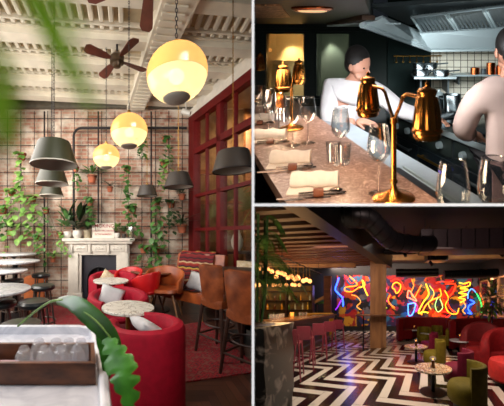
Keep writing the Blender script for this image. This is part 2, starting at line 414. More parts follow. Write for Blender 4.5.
# coffered courses of the ceiling: beams across the room with ribbed bays between
sk = .10
def cy_(y0, x): return y0+sk*x
beam_y = [2.2, 2.93, 3.62, 4.16, 4.68, 5.18]
mb = MB()
for k, y0 in enumerate(beam_y):
    for a, b, za in ((-.09, .09, CZ-.13), (-.13, .13, CZ-.05)):
        v = [(-3.4, cy_(y0+a, -3.4)), (1.9, cy_(y0+a, 1.9)), (1.9, cy_(y0+b, 1.9)), (-3.4, cy_(y0+b, -3.4))]
        mb.prism(v, za, CZ)
struct('ceiling_beam', mb, m_ceil)
mb = MB()
for k in range(len(beam_y)-1):
    y0, y1 = beam_y[k]+.13, beam_y[k+1]-.13; L_ = y1-y0
    x = -3.3
    while x < 1.8:
        if x < .0 or x > .42:
            yy = cy_(0, x)
            mb.box((x, yy+y0+L_*.36, CZ-.03), (.062, L_*.62, .055), bev=.012, seg=1)
            mb.box((x, yy+y1-L_*.12, CZ-.03), (.062, L_*.14, .055), bev=.012, seg=1)
        x += .12
    v = [(-3.4, cy_(y1-L_*.26, -3.4)), (1.9, cy_(y1-L_*.26, 1.9)), (1.9, cy_(y1-L_*.20, 1.9)), (-3.4, cy_(y1-L_*.20, -3.4))]
    mb.prism(v, CZ-.055, CZ)
struct('ceiling_rib', mb, m_ceil)
mb = MB()   # long beam running towards the fireplace wall, with dentils
mb.prism([(.02, D-.1), (.36, D-.1), (1.05, 1.2), (.62, 1.2)], CZ-.2, CZ)
struct('ceiling_girder', mb, m_ceil)
mb = MB()
for i in range(34):
    t = i/33; y = 5.2-3.6*t; x = .05+.55*((5.3-y)/4.1)
    mb.box((x+.17, y, CZ-.21), (.26, .045, .03), rz=.1)
struct('ceiling_dentil', mb, m_ceil)
# ---- window wall on the right: white plaster above a red framed window
dx = -.3185
def wx(y): return 1.30+dx*(y-D)
def wq(y, z, o=0): return (wx(y)+o, y, z)
def wprism(mb, y0, y1, z0, z1, t=.1, o=0):
    """box along the oblique window wall"""
    return mb.prism([(wx(y0)+o, y0), (wx(y1)+o, y1), (wx(y1)+o+t, y1), (wx(y0)+o+t, y0)], z0, z1)
mb = MB(); wprism(mb, 2.6, D, 3.61, CZ, .12); wprism(mb, 2.6, D, 0, .62, .12); struct('wall_right', mb, m_white)
mb = MB()
wprism(mb, 2.6, D, 3.47, 3.62, .14, -.04); wprism(mb, 2.6, D, .62, .74, .2, -.1)
wprism(mb, 5.27, D, .6, 3.5, .14, -.04); wprism(mb, 4.52, 4.62, .6, 3.5, .12, -.02); wprism(mb, 3.72, 3.82, .6, 3.5, .12, -.02)
for z, t in ((2.83, .11), (1.98, .06), (1.33, .06)): wprism(mb, 2.6, D, z, z+t, .08 if t < .1 else .12, -.02)
for y in (4.92, 4.2, 3.5): wprism(mb, y, y+.035, .7, 3.5, .05, 0)
win = struct('window_1', mb, m_red)
mb = MB(); wprism(mb, 2.6, 5.3, .7, 3.5, .006, .03)
mb.build('window_pane', glass_mat('window_glass', (.95, .93, .9), .15, .05, .01, .12), win)
# the room beyond the window: honey-coloured wall, posts and a shelf
mb = MB(); mb.bx(1.4, 4.6, D+.9, D+1.0, 0, 4.4); struct('wall_beyond', mb, mat('honey_plaster', '#a8845a', .8, scale=3, col2='#7c5c3c'))
mb = MB(); mb.bx(3.9, 4.0, 2.4, D+1, 0, 4.4); struct('wall_beyond_right', mb, MATS['honey_plaster'])
mb = MB(); mb.bx(1.6, 4.6, 2.4, D+1, 4.2, 4.3); struct('ceiling_beyond', mb, m_ceil)
mb = MB(); mb.bx(1.6, 4.6, 2.4, D+1, -.05, 0); struct('floor_beyond', mb, m_dwood)
mb = MB()
for x in (1.95, 2.55, 3.1): mb.bx(x, x+.12, D+.3, D+.42, 0, 4.2, .01)
for z in (2.55, 1.9, 1.0): mb.bx(1.5, 3.9, D+.32, D+.4, z, z+.1, .01)
ob = struct('timber_frame_beyond', mb, wood_mat('amber_timber', '#6b3d1f', '#96602f', (3, 3, 20), .5))
area('room_beyond_light', (2.15, 5.3, 3.6), (2.5, 6.35, 1.9), .5, .5, 38, (1, .78, .5))
# left wall, solid and out of frame; the daylight lamp hangs inside it
mb = MB(); mb.bx(-3.6, -3.5, -.6, D+.2, 0, CZ); struct('wall_left', mb, m_white)

# ---- trellis of black bars on the brick wall
tr = thing('wall_trellis', 'black iron grid trellis fixed over the whole brick wall behind the plants', 'trellis', (0, D-.07, 0))
mb = MB()
xs = [-2.9+.268*i for i in range(16)]
for x in xs:
    if x < 1.25: mb.rod((x, 0, .05), (x, 0, 3.72), .007, n=6)
mb.build('upright_bar', m_iron, tr)
mb = MB()
for i in range(13): mb.rod((-3.3, -.012, .35+.268*i), (1.25, -.012, .35+.268*i), .007, n=6)
mb.build('cross_bar', m_iron, tr)
mb = MB(); x0 = (74-126)/270*5.35
mb.tube([(x0, -.06, .0), (x0, -.06, 3.2)]+[(x0+.16-.16*math.cos(a), -.06, 3.2+.16*math.sin(a)) for a in (.4, .8, 1.2, 1.57)]+[(1.2, -.06, 3.36)], .024, 10)
mb.build('bent_pipe', m_iron, tr)
mb = MB()
for x in (-1.62, -.55, .5): mb.rod((x, -.02, .05), (x, -.02, 3.7), .016, n=8)
mb.build('thick_bar', m_iron, tr)

# ---- potted plants hung on the trellis
def foliage_ivy(mb, n=16, drop=.5, seed=1, w=.075, spread=.1):
    rd = random.Random(seed)
    for s in range(3):
        x, y, z = rd.uniform(-.04, .04), -.03, .05; L_ = drop*rd.uniform(.6, 1); dxx = rd.uniform(-spread, spread)
        for i in range(n//3+1):
            t = i/(n/3); p = Vector((x+dxx*t*2+rd.uniform(-.03, .03), y-.03-.04*math.sin(t*3), z+.08*math.sin(min(1, t*3)*PI)*.8-L_*t))
            mb.leaf(p, (rd.uniform(-1, 1), -.6, rd.uniform(-.9, .3)), (0, -.3, 1), w*rd.uniform(.8, 1.3), w*rd.uniform(.7, 1.0), .2, 2)
def vine_stems(mb, drop=.5, seed=1, spread=.1):
    rd = random.Random(seed)
    for s in range(3):
        x = rd.uniform(-.04, .04); L_ = drop*rd.uniform(.6, 1); dxx = rd.uniform(-spread, spread); rd.random()
        mb.tube([(x+dxx*t*2, -.03-.04*math.sin(t*3), .05+.06*math.sin(min(1, t*3)*PI)-L_*t) for t in [k/6 for k in range(7)]], .003, 4)
def foliage_bush(mb, n=26, r=.14, seed=1, L_=.1, wd=.045, up=.5):
    rd = random.Random(seed)
    for i in range(n):
        a = rd.uniform(0, 2*PI); e = rd.uniform(.1, 1.3); d = Vector((math.cos(a)*math.cos(e), math.sin(a)*math.cos(e), math.sin(e)*up+.2))
        mb.leaf(d*r*rd.uniform(.1, .8)+Vector((0, 0, .05)), d, (0, 0, 1), L_*rd.uniform(.8, 1.4), wd*rd.uniform(.8, 1.2), .35, 2)
def foliage_strap(mb, n=22, L_=.3, wd=.018, seed=1, up=1.):
    rd = random.Random(seed)
    for i in range(n):
        a = rd.uniform(0, 2*PI); d = Vector((math.cos(a), math.sin(a), rd.uniform(.5, 1.8)*up))
        mb.leaf((0, 0, .05), d, (0, 0, 1), L_*rd.uniform(.7, 1.2), wd, .75, 5)
def pot_mb(r=.06, h=.1):
    return MB().lathe([(r*.68, 0), (r*.95, h*.78), (r*1.08, h*.8), (r*1.1, h), (r*.95, h), (r*.9, h*.85), (.001, h*.83)], 16)
P_PROTO = {}
def wall_plant(kind, seed, u, v, label, sc=1., leafm=None, potm=None, y=5.27):
    leafm = leafm or m_leaf; p = at(u, v, y)
    t = thing('trellis_plant', label, 'potted plant', (p.x, p.y, p.z), group='plants hung on the trellis', sc=sc)
    pot_mb().build('pot', potm or m_terra, t)
    ring = MB(); ring.tube([(.066*math.cos(a), .066*math.sin(a), .08) for a in [i*PI/6 for i in range(12)]], .004, 5, cyc=True); ring.rod((0, .06, .08), (0, .14, .08), .004, n=5); ring.build('pot_hook', m_iron, t)
    f = MB(); off = (0, 0, .06)
    if kind == 'ivy':
        foliage_ivy(f, 24, .5, seed); s = MB(); vine_stems(s, .5, seed); s.build('stem', m_leafd, t, loc=off)
    elif kind == 'vine':
        foliage_ivy(f, 36, .95, seed, .1, .07); s = MB(); vine_stems(s, .95, seed, .07); s.build('stem', m_leafd, t, loc=off)
    elif kind == 'bush': foliage_bush(f, 34, .16, seed)
    else: foliage_strap(f, 26, .26, .02, seed)
    for v_ in f.bm.verts: v_.co.y = min(v_.co.y, .09/sc)
    f.build('foliage', leafm, t, loc=off, normals=False); return t
WP = [
 ('vine', 1, 22, 160, 'trailing plant with big pale leaves, topmost at the left edge of the trellis', 1.2, m_leaf2),
 ('vine', 2, 12, 196, 'pale-leaved trailing plant just below the topmost one at the left edge', 1.2, m_leaf2),
 ('ivy', 3, 3, 214, 'small ivy at the far left edge of the trellis above the bar tables', 1.3, m_leaf),
 ('vine', 4, 33, 202, 'long pale vine hanging between the left edge and the olive pendants', 1.1, m_leaf2),
 ('ivy', 5, 46, 214, 'ivy in a pot just under the lowest olive pendant', 1.0, m_leaf),
 ('bush', 6, 10, 236, 'bushy green plant in a pot low on the trellis behind the bar tables', 1.1, m_leaf),
 ('ivy', 7, 38, 241, 'low potted ivy on the trellis to the left of the mantelpiece', 1.0, m_leaf),
 ('strap', 8, 53, 262, 'grassy spider plant low on the brickwork beside the fireplace leg', .9, m_leaf2),
 ('bush', 9, 92, 183, 'bushy fern-like plant in a pot directly below the smallest globe lamp', 1.2, m_leaf),
 ('ivy', 10, 90, 206, 'terracotta pot of sparse ivy above the sign on the mantelpiece', 1.1, m_leaf),
 ('strap', 11, 110, 192, 'thin-leaved plant on the trellis between the two smaller globe lamps', .8, m_leafd),
 ('ivy', 12, 76, 172, 'ivy on the trellis left of the smallest globe lamp, beside the bent pipe', .8, m_leaf),
 ('vine', 13, 127, 172, 'long ivy hanging straight below the middle globe lamp', .9, m_leaf),
 ('ivy', 14, 132, 214, 'leafy green trailing plant above the lantern end of the mantelpiece', 1.2, m_leaf),
 ('vine', 15, 165, 142, 'ivy high on the trellis beside the red window frame, above the taupe pendant', .8, m_leaf),
 ('ivy', 16, 164, 168, 'ivy hanging to the left of the middle taupe pendant', 1.0, m_leaf2),
 ('vine', 17, 157, 205, 'dense trailing plant right below the smallest taupe pendant', 1.0, m_leaf),
 ('ivy', 18, 171, 208, 'dark leafed ivy below the middle taupe pendant', 1.1, m_leafd),
 ('strap', 19, 182, 233, 'strappy dark plant spilling out beside the red window post', 1.3, m_leafd),
 ('ivy', 20, 144, 253, 'terracotta pot with tall ivy, left of the pair above the brown round table', 1.1, m_leaf),
 ('ivy', 21, 156, 253, 'terracotta pot with ivy, right of the pair above the brown round table', 1.1, m_leaf),
 ('vine', 22, 142, 132, 'ivy top centre of the trellis to the right of the middle globe lamp', .8, m_leaf),
 ('bush', 23, 182, 200, 'small dark bushy plant at the right end of the trellis against the red frame', .9, m_leafd),
 ('ivy', 24, 60, 238, 'small pot of ivy against the bricks just left of the white mantel pots', .9, m_leaf2),
]
for a in WP: wall_plant(*a[:5], a[5]*(1.25 if a[2] > 60 else 1.1), *a[6:])

# ---- fireplace
fx, fy = (99-126)/270*5.3, 5.3
fp = thing('fireplace', 'white painted fireplace surround with carved frieze against the brick wall', 'fireplace', (fx, D-.02, 0))
W2 = .60
mb = MB(); mb.bx(-W2, -W2+.26, -.16, 0, 0, 1.03, .01); mb.bx(-W2+.03, -W2+.2, -.19, -.15, .12, .9, .012); mb.bx(-W2-.02, -W2+.28, -.2, 0, 0, .12, .01); mb.build('jamb', m_white, fp)
mb = MB(); mb.bx(W2-.26, W2, -.16, 0, 0, 1.03, .01); mb.bx(W2-.2, W2-.03, -.19, -.15, .12, .9, .012); mb.bx(W2-.28, W2+.02, -.2, 0, 0, .12, .01); mb.build('jamb', m_white, fp)
mb = MB(); mb.bx(-W2, W2, -.17, 0, .86, 1.09, .008)
for s in (-.36, 0, .36): mb.bx(s-.14, s+.14, -.19, -.16, .93, 1.06, .012)
for s in (-.53, -.18, .18, .53): mb.bx(s-.025, s+.025, -.21, -.16, .9, 1.09, .01)
for s in (-.36, 0, .36):
    for q in range(3): mb.ball((s-.06+.06*q, -.19, .99), .024, (1.2, .6, 1), 10, 6)
mb.build('frieze', m_white, fp)
mb = MB(); mb.bx(-W2-.1, W2+.1, -.26, 0, 1.13, 1.19, .015); mb.bx(-W2-.05, W2+.05, -.23, 0, 1.08, 1.135, .012); mb.build('mantel_shelf', m_white, fp)
mb = MB()  # iron insert with an arched opening
ins = [(-.36, 0), (-.36, .87), (.36, .87), (.36, 0), (.2, 0), (.2, .38)]+[(.2*math.cos(a), .38+.22*math.sin(a)) for a in [PI*i/10 for i in range(1, 10)]]+[(-.2, .38), (-.2, 0)]
mb.prism(ins, -.1, -.05, 'xz'); mb.build('iron_insert', mat('dark_grey_iron', '#2b2a33', .5, var=.1), fp)
mb = MB(); mb.tube([(.22*math.cos(a), -.11, .38+.24*math.sin(a)) for a in [PI*i/14 for i in range(15)]], .014, 6); mb.tube([(-.22, -.11, 0), (-.22, -.11, .38)], .014, 6); mb.tube([(.22, -.11, 0), (.22, -.11, .38)], .014, 6)
mb.build('arch_moulding', m_black, fp)
mb = MB(); mb.bx(-.22, .22, -.045, -.01, 0, .66); mb.build('firebox', mat('soot', '#08070a', .9), fp)
mb = MB()
for i in range(7): mb.rod((-.15+.05*i, -.13, .04), (-.15+.05*i, -.13, .17), .006, n=5)
mb.rod((-.18, -.13, .16), (.18, -.13, .16), .008, n=6); mb.build('grate', m_black, fp)

# ---- things on the mantelpiece (shelf top at z = 1.19)
MZ = 1.19; my = D-.02-.14
def mantel(u): return ((u-126)/270*my, my, MZ)
def pot_plant(name, label, loc, r, h, potm, kind, seed, leafm, sc=1., body=None, cat='potted plant', group=None):
    t = thing(name, label, cat, loc, group=group)
    (body or MB().lathe([(r*.6, 0), (r*.95, h*.3), (r*1.0, h*.6), (r*.85, h), (r*.75, h), (r*.8, h*.75), (.001, h*.75)], 20)).build('pot', potm, t)
    f = MB()
    if kind == 'broad': foliage_bush(f, 22, .2*sc, seed, .2*sc, .075*sc, 1.6)
    elif kind == 'bush': foliage_bush(f, 34, .17*sc, seed, .1*sc, .045*sc, 1.)
    elif kind == 'strap': foliage_strap(f, 26, .3*sc, .022*sc, seed, 1.3)
    else: foliage_ivy(f, 26, .3*sc, seed, .07*sc)
    for v_ in f.bm.verts: v_.co.y = min(v_.co.y, .05)
    f.build('foliage', leafm, t, loc=(0, 0, h*.75), normals=False); return t
pot_plant('potted_plant', 'round white pot with broad upright leaves, leftmost on the mantelpiece', mantel(67.5), .085, .13, m_wpot, 'broad', 31, m_leaf, 1.2)
pot_plant('potted_plant', 'larger round white pot with tall broad leaves, second from the left on the mantelpiece', mantel(77.5), .1, .15, m_wpot, 'broad', 32, m_leafd, 1.5)
pot_plant('potted_plant', 'beige cylindrical pot with thin stems, between the white pots and the sign', mantel(87.5), .07, .155, mat('beige_ceramic', '#a89a7e', .5), 'strap', 33, m_leafd, 1.0, MB().lathe([(.065, 0), (.075, .15), (.068, .155), (.066, .13), (.001, .13)], 20))
pot_plant('potted_plant', 'small white pot with light trailing leaves, right of the sign on the mantelpiece', mantel(117), .06, .1, m_wpot, 'bush', 34, m_leaf2, .8)
pot_plant('potted_plant', 'small dark pot of bushy greenery between the white pot and the lantern', mantel(124), .045, .08, mat('dark_pot', '#3b342d', .6), 'bush', 35, m_leaf, .75)
sg = thing('notice_sign', 'white no smoking sign with red capital letters leaning on the mantelpiece', 'sign', (mantel(103.3)[0], my-.02, MZ))
mb = MB(); mb.bx(-.215, .215, -.008, .008, 0, .29, .004); mb.build('board', mat('sign_white', '#e8e0d2', .5, var=.03), sg)
m_redink = mat('red_ink', '#b52a2c', .5, var=.05)
text_mesh('SMOKING', .095, 'lettering', mat('dark_red_ink', '#a01a22', .5, var=.05), sg, (0, -.01, .235), (PI/2, 0, 0))
text_mesh('STRICTLY PROHIBITED', .042, 'lettering', m_redink, sg, (0, -.01, .14), (PI/2, 0, 0))
text_mesh('IN THIS BUILDING', .04, 'lettering', m_redink, sg, (0, -.01, .075), (PI/2, 0, 0))
ln = thing('candle_lantern', 'glass hurricane lantern with a cream candle at the right end of the mantelpiece', 'lantern', mantel(130.5))
mb = MB(); mb.bx(-.05, .05, -.05, .05, 0, .015, .003)
for a in (-.045, .045):
    for b in (-.045, .045): mb.rod((a, b, 0), (a, b, .24), .005, n=6)
mb.bx(-.05, .05, -.05, .05, .235, .25, .003); mb.build('frame', m_dwood, ln)
mb = MB(); mb.lathe([(.028, .015), (.028, .13), (.01, .135), (.001, .133)], 16); mb.build('candle', mat('wax', '#e6d3a8', .5), ln)
mb = MB()
for s in (-1, 1): mb.bx(s*.043-.001, s*.043+.001, -.042, .042, .016, .234); mb.bx(-.042, .042, s*.043-.001, s*.043+.001, .016, .234)
mb.build('glass', m_glass, ln)

# ---- pendant lamps
def chain(mb, z0, z1, r=.009, pitch=.03):
    z = z0; k = 0
    while z < z1:
        pts = [(r*math.cos(a)*(1 if k % 2 else 0), r*math.cos(a)*(0 if k % 2 else 1), z+pitch*.62*math.sin(a)) for a in [2*PI*i/8 for i in range(8)]]
        mb.tube(pts, .0025, 4, cyc=True); z += pitch; k += 1
def lit_glass(name, col, clear, em, rib=0.):
    """frosted lamp glass: lets the bulb inside show and scatters its light"""
    m, nt, N, L = new_mat(name); N.remove(N['Principled BSDF']); c = rgb(col)
    tl = N.new('ShaderNodeBsdfTranslucent'); tl.inputs[0].default_value = (*c, 1)
    tp = N.new('ShaderNodeBsdfTransparent'); tp.inputs[0].default_value = (*c, 1)
    em_ = N.new('ShaderNodeEmission'); em_.inputs[0].default_value = (*c, 1); em_.inputs[1].default_value = em
    gl = N.new('ShaderNodeBsdfGlossy'); gl.inputs[1].default_value = .15
    a1 = N.new('ShaderNodeMixShader'); a1.inputs[0].default_value = clear; L.new(tl.outputs[0], a1.inputs[1]); L.new(tp.outputs[0], a1.inputs[2])
    a2 = N.new('ShaderNodeMixShader'); a2.inputs[0].default_value = .06; L.new(a1.outputs[0], a2.inputs[1]); L.new(gl.outputs[0], a2.inputs[2])
    a3 = N.new('ShaderNodeAddShader'); L.new(a2.outputs[0], a3.inputs[0]); L.new(em_.outputs[0], a3.inputs[1])
    L.new(a3.outputs[0], N['Material Output'].inputs[0]); return m
m_globe = lit_glass('amber_globe_glass', '#e2b478', .12, .26)
m_globe_low = lit_glass('pale_globe_glass', '#eedcb4', .14, .26)
m_bulb = glow('lit_bulb', '#ffe2a8', 12)
def globe_lamp(u, v, y, r, label, power):
    p = at(u, v, y); t = thing('globe_pendant', label, 'pendant lamp', p, group='ribbed glass globe pendants')
    def arc(a0, a1, n, rib=0.):
        out = []
        for i in range(n+1):
            a = a0+(a1-a0)*i/n; rr = r*(1+(rib if i % 2 else 0)); out.append((rr*math.cos(a), rr*math.sin(a)))
        return out
    mb = MB(); mb.lathe(arc(-.18, 1.42, 16), 40, cap=False); mb.build('upper_glass', m_globe, t)
    mb = MB(); mb.lathe(arc(-1.12, -.19, 18, -.012), 40, cap=False); mb.build('lower_glass', m_globe_low, t)
    mb = MB(); mb.lathe([(.001, -r*1.0), (r*.36, -r*.98), (r*.45, -r*.9), (r*.44, -r*.86), (.001, -r*.86)], 32); mb.build('bottom_cap', m_silver, t)
    mb = MB(); mb.lathe([(r*.17, r*.98), (r*.17, r*1.06), (r*.1, r*1.1), (r*.08, r*1.25), (.001, r*1.27)], 20); mb.build('top_cap', m_brass, t)
    mb = MB(); chain(mb, r*1.27, CZ-p.z, .008, .028); mb.build('chain', m_iron, t)
    mb = MB(); mb.ball((0, 0, -r*.1), r*.26); mb.build('bulb', m_bulb, t)
    t.scale = (1, 1, .9); point('globe_glow', (p.x, p.y-.0, p.z-r*.05), power, (1, .87, .68), r*.32); return t
globe_lamp(176.5, 74, 1.62, .18, 'largest ribbed glass globe pendant, glowing amber, nearest to the window wall', 3)
globe_lamp(129, 131, 2.6, .178, 'middle of the three glowing glass globe pendants', 3)
globe_lamp(106.3, 156.5, 3.6, .178, 'smallest glowing glass globe pendant, nearest the fireplace wall', 3)
def shade_lamp(u, v, y, rb, rt, h, m, label, group):
    p = at(u, v, y); t = thing('shade_pendant', label, 'pendant lamp', p, group=group)
    mb = MB(); n = 40
    mb.lathe([(rb, 0), (rb*.985, .012), (rt, h-.01), (rt*.97, h), (.02, h+.004)], n, cap=False); mb.build('shade', m, t)
    mb = MB(); mb.lathe([(rb*.985, 0.002), (rt*.97, h-.008), (.02, h-.006)], n, cap=False); mb.build('shade_lining', m_silver, t)
    mb = MB(); mb.lathe([(rb*1.005, -.004), (rb*1.01, .006), (rb*.97, .006), (rb*.97, -.004), (rb*1.005, -.004)], n, cap=False); mb.build('rim', m_silver if m is m_olive else m_iron, t)
    mb = MB(); mb.lathe([(.001, h*.35), (.03, h*.4), (.035, h*.6), (.015, h*.85), (.015, h)], 14); mb.build('bulb', mat('bulb_off', '#d8cfb8', .3), t)
    mb = MB(); mb.lathe([(.03, h), (.03, h+.03), (.012, h+.05), (.001, h+.052)], 14); mb.build('cap', m_brass, t)
    mb = MB(); chain(mb, h+.05, CZ-p.z, .008, .03); mb.build('chain', m_iron if m is m_olive else m_brass, t)
    return t
ga = 'tapered olive shades hanging in a line'
shade_lamp(54, 165, 2.5, .215, .15, .21, m_olive, 'largest and nearest of the three stacked olive drum pendants', ga)
shade_lamp(52, 184, 3.55, .212, .15, .2, m_olive, 'middle of the three stacked olive drum pendants', ga)
shade_lamp(51.5, 196, 4.75, .212, .145, .19, m_olive, 'lowest and smallest of the three stacked olive drum pendants', ga)
gb = 'tapered taupe shades near the red window'
shade_lamp(233, 171, 2.9, .215, .16, .21, m_grey, 'large taupe drum pendant hanging in front of the red window', gb)
shade_lamp(178.5, 187, 3.9, .212, .145, .2, m_grey, 'middle taupe drum pendant hanging at the corner of brick wall and window', gb)
shade_lamp(147, 196, 5.0, .19, .135, .19, m_grey, 'smallest taupe drum pendant hanging before the brick wall', gb)
# ---- ceiling fans
m_fan = wood_mat('fan_mahogany', '#4a1d12', '#6d3020', (6, 6, 6), .45)
def fan(u, v, y, rz, L_, label, angs):
    p = at(u, v, y); t = thing('ceiling_fan', label, 'ceiling fan', p, rz, group='ceiling fans')
    mb = MB(); mb.lathe([(.001, -.1), (.05, -.09), (.06, -.05), (.095, -.04), (.1, .03), (.07, .07), (.03, .1), (.001, .1)], 24); mb.build('motor', mat('fan_bronze', '#5b4a3a', .35, metal=.7), t)
    mb = MB(); mb.rod((0, 0, .1), (0, 0, CZ-p.z), .014); mb.lathe([(.06, CZ-p.z-.05), (.07, CZ-p.z)], 16); mb.build('down_rod', m_iron, t)
    for a in angs:
        b = MB(); w0, w1 = .045, .07
        b.prism([(.1, -.02), (.17, -w0), (L_*.9, -w1), (L_, -w1*.6), (L_, w1*.6), (L_*.9, w1), (.17, w0), (.1, .02)], -.005, .005, M=Matrix.Rotation(a, 4, 'Z') @ Matrix.Rotation(.22, 4, 'X'))
        b.build('blade', m_fan, t)
fan(117, 60, 3.6, .2, .46, 'brown four-bladed ceiling fan in front of the wall trellis', [i*PI/2+.35 for i in range(5)][:4])
fan(150, -22, 2.3, .1, .60, 'nearer brown ceiling fan cut by the top edge, above the largest globe', [.2, .2+2*PI/5, .2+4*PI/5, .2+6*PI/5, .2+8*PI/5])
# small spot and loose pipe along the girder
tk = thing('ceiling_spotlight', 'small white adjustable spotlight at the top of the red window corner', 'spotlight', at(186, 112, 5.0))
mb = MB(); mb.rod((-.07, 0, .02), (.07, -.05, -.05), .05, .04, n=16); mb.build('head', m_wpot, tk)
mb = MB(); mb.rod((0, 0, .03), (0, 0, CZ-at(186, 112, 5.0).z), .012); mb.build('stem', m_wpot, tk)

# ---- seating and tables
def tub_chair(name, label, loc, rz, r=.31, h=.66, arm=.58, m=None, cushion=None, seat_h=.38, group=None, cat='armchair', inner=None):
    """barrel armchair, open towards +y before rotation"""
    m = m or m_velvet; t = thing(name, label, cat, loc, rz, group=group)
    mb = MB(); a0 = PI/2+.62; a1 = PI/2+2*PI-.62
    shell(mb, arc_path(r, a0, a1, 30), .095, .03, lambda s: arm+(h-arm)*math.sin(PI*s)**1.3, .45); mb.build('backrest', m, t)
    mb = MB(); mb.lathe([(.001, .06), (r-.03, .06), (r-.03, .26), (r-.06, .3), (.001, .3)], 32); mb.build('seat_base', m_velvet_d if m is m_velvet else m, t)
    mb = MB(); mb.lathe([(.001, .3), (r-.12, .3), (r-.095, .33), (r-.1, seat_h-.02), (r-.14, seat_h), (.001, seat_h+.012)], 32); mb.build('seat_cushion', m, t)
    mb = MB(); mb.lathe([(.001, 0), (r-.06, 0), (r-.06, .06), (.001, .06)], 28); mb.build('plinth', m_black, t)
    return t
def pillow(label, loc, rot, s=(.34, .12, .28), m=None, cat='cushion', name='cushion'):
    mb = MB(); rings = []; N_ = 9
    bm_ = mb.bm; g = {}
    for side in (1, -1):
        for i in range(N_):
            for j in range(N_):
                a, b = -1+2*i/(N_-1), -1+2*j/(N_-1)
                e = (1-a**4)*(1-b**4); k = (i, j, side if e > 1e-6 else 0)
                if k not in g:
                    q = 1-.1*(1-abs(a))*(abs(b) > .99)-.1*(1-abs(b))*(abs(a) > .99)
                    g[k] = bm_.verts.new((a*s[0]/2*(1-.06*(1-a*a)*b*b*0)*q, side*s[1]/2*e**.5, b*s[2]/2*q))
    K = lambda i, j, sd: g.get((i, j, sd)) or g[(i, j, 0)]
    for side in (1, -1):
        for i in range(N_-1):
            for j in range(N_-1):
                f = [K(i, j, side), K(i+1, j, side), K(i+1, j+1, side), K(i, j+1, side)]
                try: bm_.faces.new(f)
                except ValueError: pass
    o = mb.build(name, m or m_cush, smooth=180); o.location = loc; o.rotation_euler = rot; tag(o, label, cat); return o
def low_table(label, u, v, z, r, top=None, m_t=None, base='col'):
    y = R.f*(R.e-z)/(v-R.cy); p = Vector(((u-R.cx)/R.f*y, y, 0))
    t = thing('round_table', label, 'table', p, group='low marble tables among the red armchairs' if z < .8 and m_t is None else None)
    mb = MB(); mb.lathe([(.001, z-.028), (r-.012, z-.028), (r, z-.02), (r, z-.004), (r-.004, z), (.001, z)], 40); mb.build('tabletop', m_t or m_marble, t)
    mb = MB(); mb.rod((0, 0, .03), (0, 0, z-.028), .022, n=14); mb.lathe([(.022, z-.06), (.09, z-.032), (.001, z-.03)], 16); mb.build('column', m_dwood if m_t else m_brass, t)
    mb = MB(); mb.lathe([(.001, 0), (r*.75, 0), (r*.75, .012), (.04, .035), (.001, .04)], 28); mb.build('base', m_black, t); return t
low_table('round cream marble table in front of the nearest red armchair', 128, 306.5, .62, .232)
low_table('round cream marble table before the red armchair nearest the fireplace', 111, 280, .62, .25)
g = 'red velvet tub armchairs around the marble tables'
tub_chair('tub_armchair', 'nearest red velvet barrel armchair, its back to the camera', (.127, 1.90, 0), .55, .285, .66, .64, group=g)
tub_chair('tub_armchair', 'red velvet tub armchair behind the nearer marble table, facing the camera', (-.09, 3.13, 0), PI+.1, .355, .60, .54, group=g)
tub_chair('tub_armchair', 'red velvet tub armchair by the fireplace, farthest of the barrel chairs', (-.20, 4.2, 0), PI, .38, .66, .58, group=g)
pillow('pale grey cushion lying in the nearest red barrel armchair', (.17, 1.98, .56), (-.95, .1, 1.9), (.30, .1, .24))
pillow('pale blue-grey cushion leaning in the middle red tub armchair', (-.18, 3.28, .50), (-.35, .35, .1), (.30, .1, .26))
pillow('patterned cream cushion in the red tub armchair by the fireplace', (-.30, 4.38, .53), (-.3, .6, .1), (.26, .1, .26), m_cream)
def shell_chair(name, label, loc, rz, m, legm, group=None, r=.27, h=.76, legs=4):
    t = thing(name, label, 'chair', loc, rz, group=group)
    mb = MB(); a0 = PI/2+.95; a1 = PI/2+2*PI-.95
    shell(mb, arc_path(r, a0, a1, 24, ry=r*.95), .04, .4, lambda s: .58+(h-.58)*math.sin(PI*s)**.9, .45, lean=.12); mb.build('backrest', m, t)
    mb = MB(); mb.lathe([(.001, .36), (r*.8, .38), (r, .42), (r*.96, .46), (.001, .47)], 28); mb.build('seat', m, t)
    for sx in (-1, 1):
        for sy in (-1, 1):
            b = MB(); b.rod((sx*.14, sy*.14, .38), (sx*.24, sy*.22, 0), .017, .011, 8); b.build('leg', legm, t)
    return t
shell_chair('shell_chair', 'orange-tan leather armchair with splayed wooden legs at the brown round table', (.58, 4.08, 0), PI*.9, m_tan, m_lwood)
m_redpl = mat('red_plastic', '#c4151a', .35, var=.05)
for (u, v, y, rz, lb) in ((128, 0, 4.35, 2.6, 'bright red moulded chair left of the brown round table, behind the marble tables'), (145, 0, 4.05, .9, 'bright red low chair partly behind the middle tub armchair, under the brown table edge')):
    shell_chair('red_chair', lb, ((u-126)/270*y, y, 0), rz, m_redpl, m_dwood, 'bright red chairs by the brown table', .21, .72)
t = low_table('round brown wooden table near the window below the potted ivies', 153, 270.5, .65, .38, m_t=m_mwood)
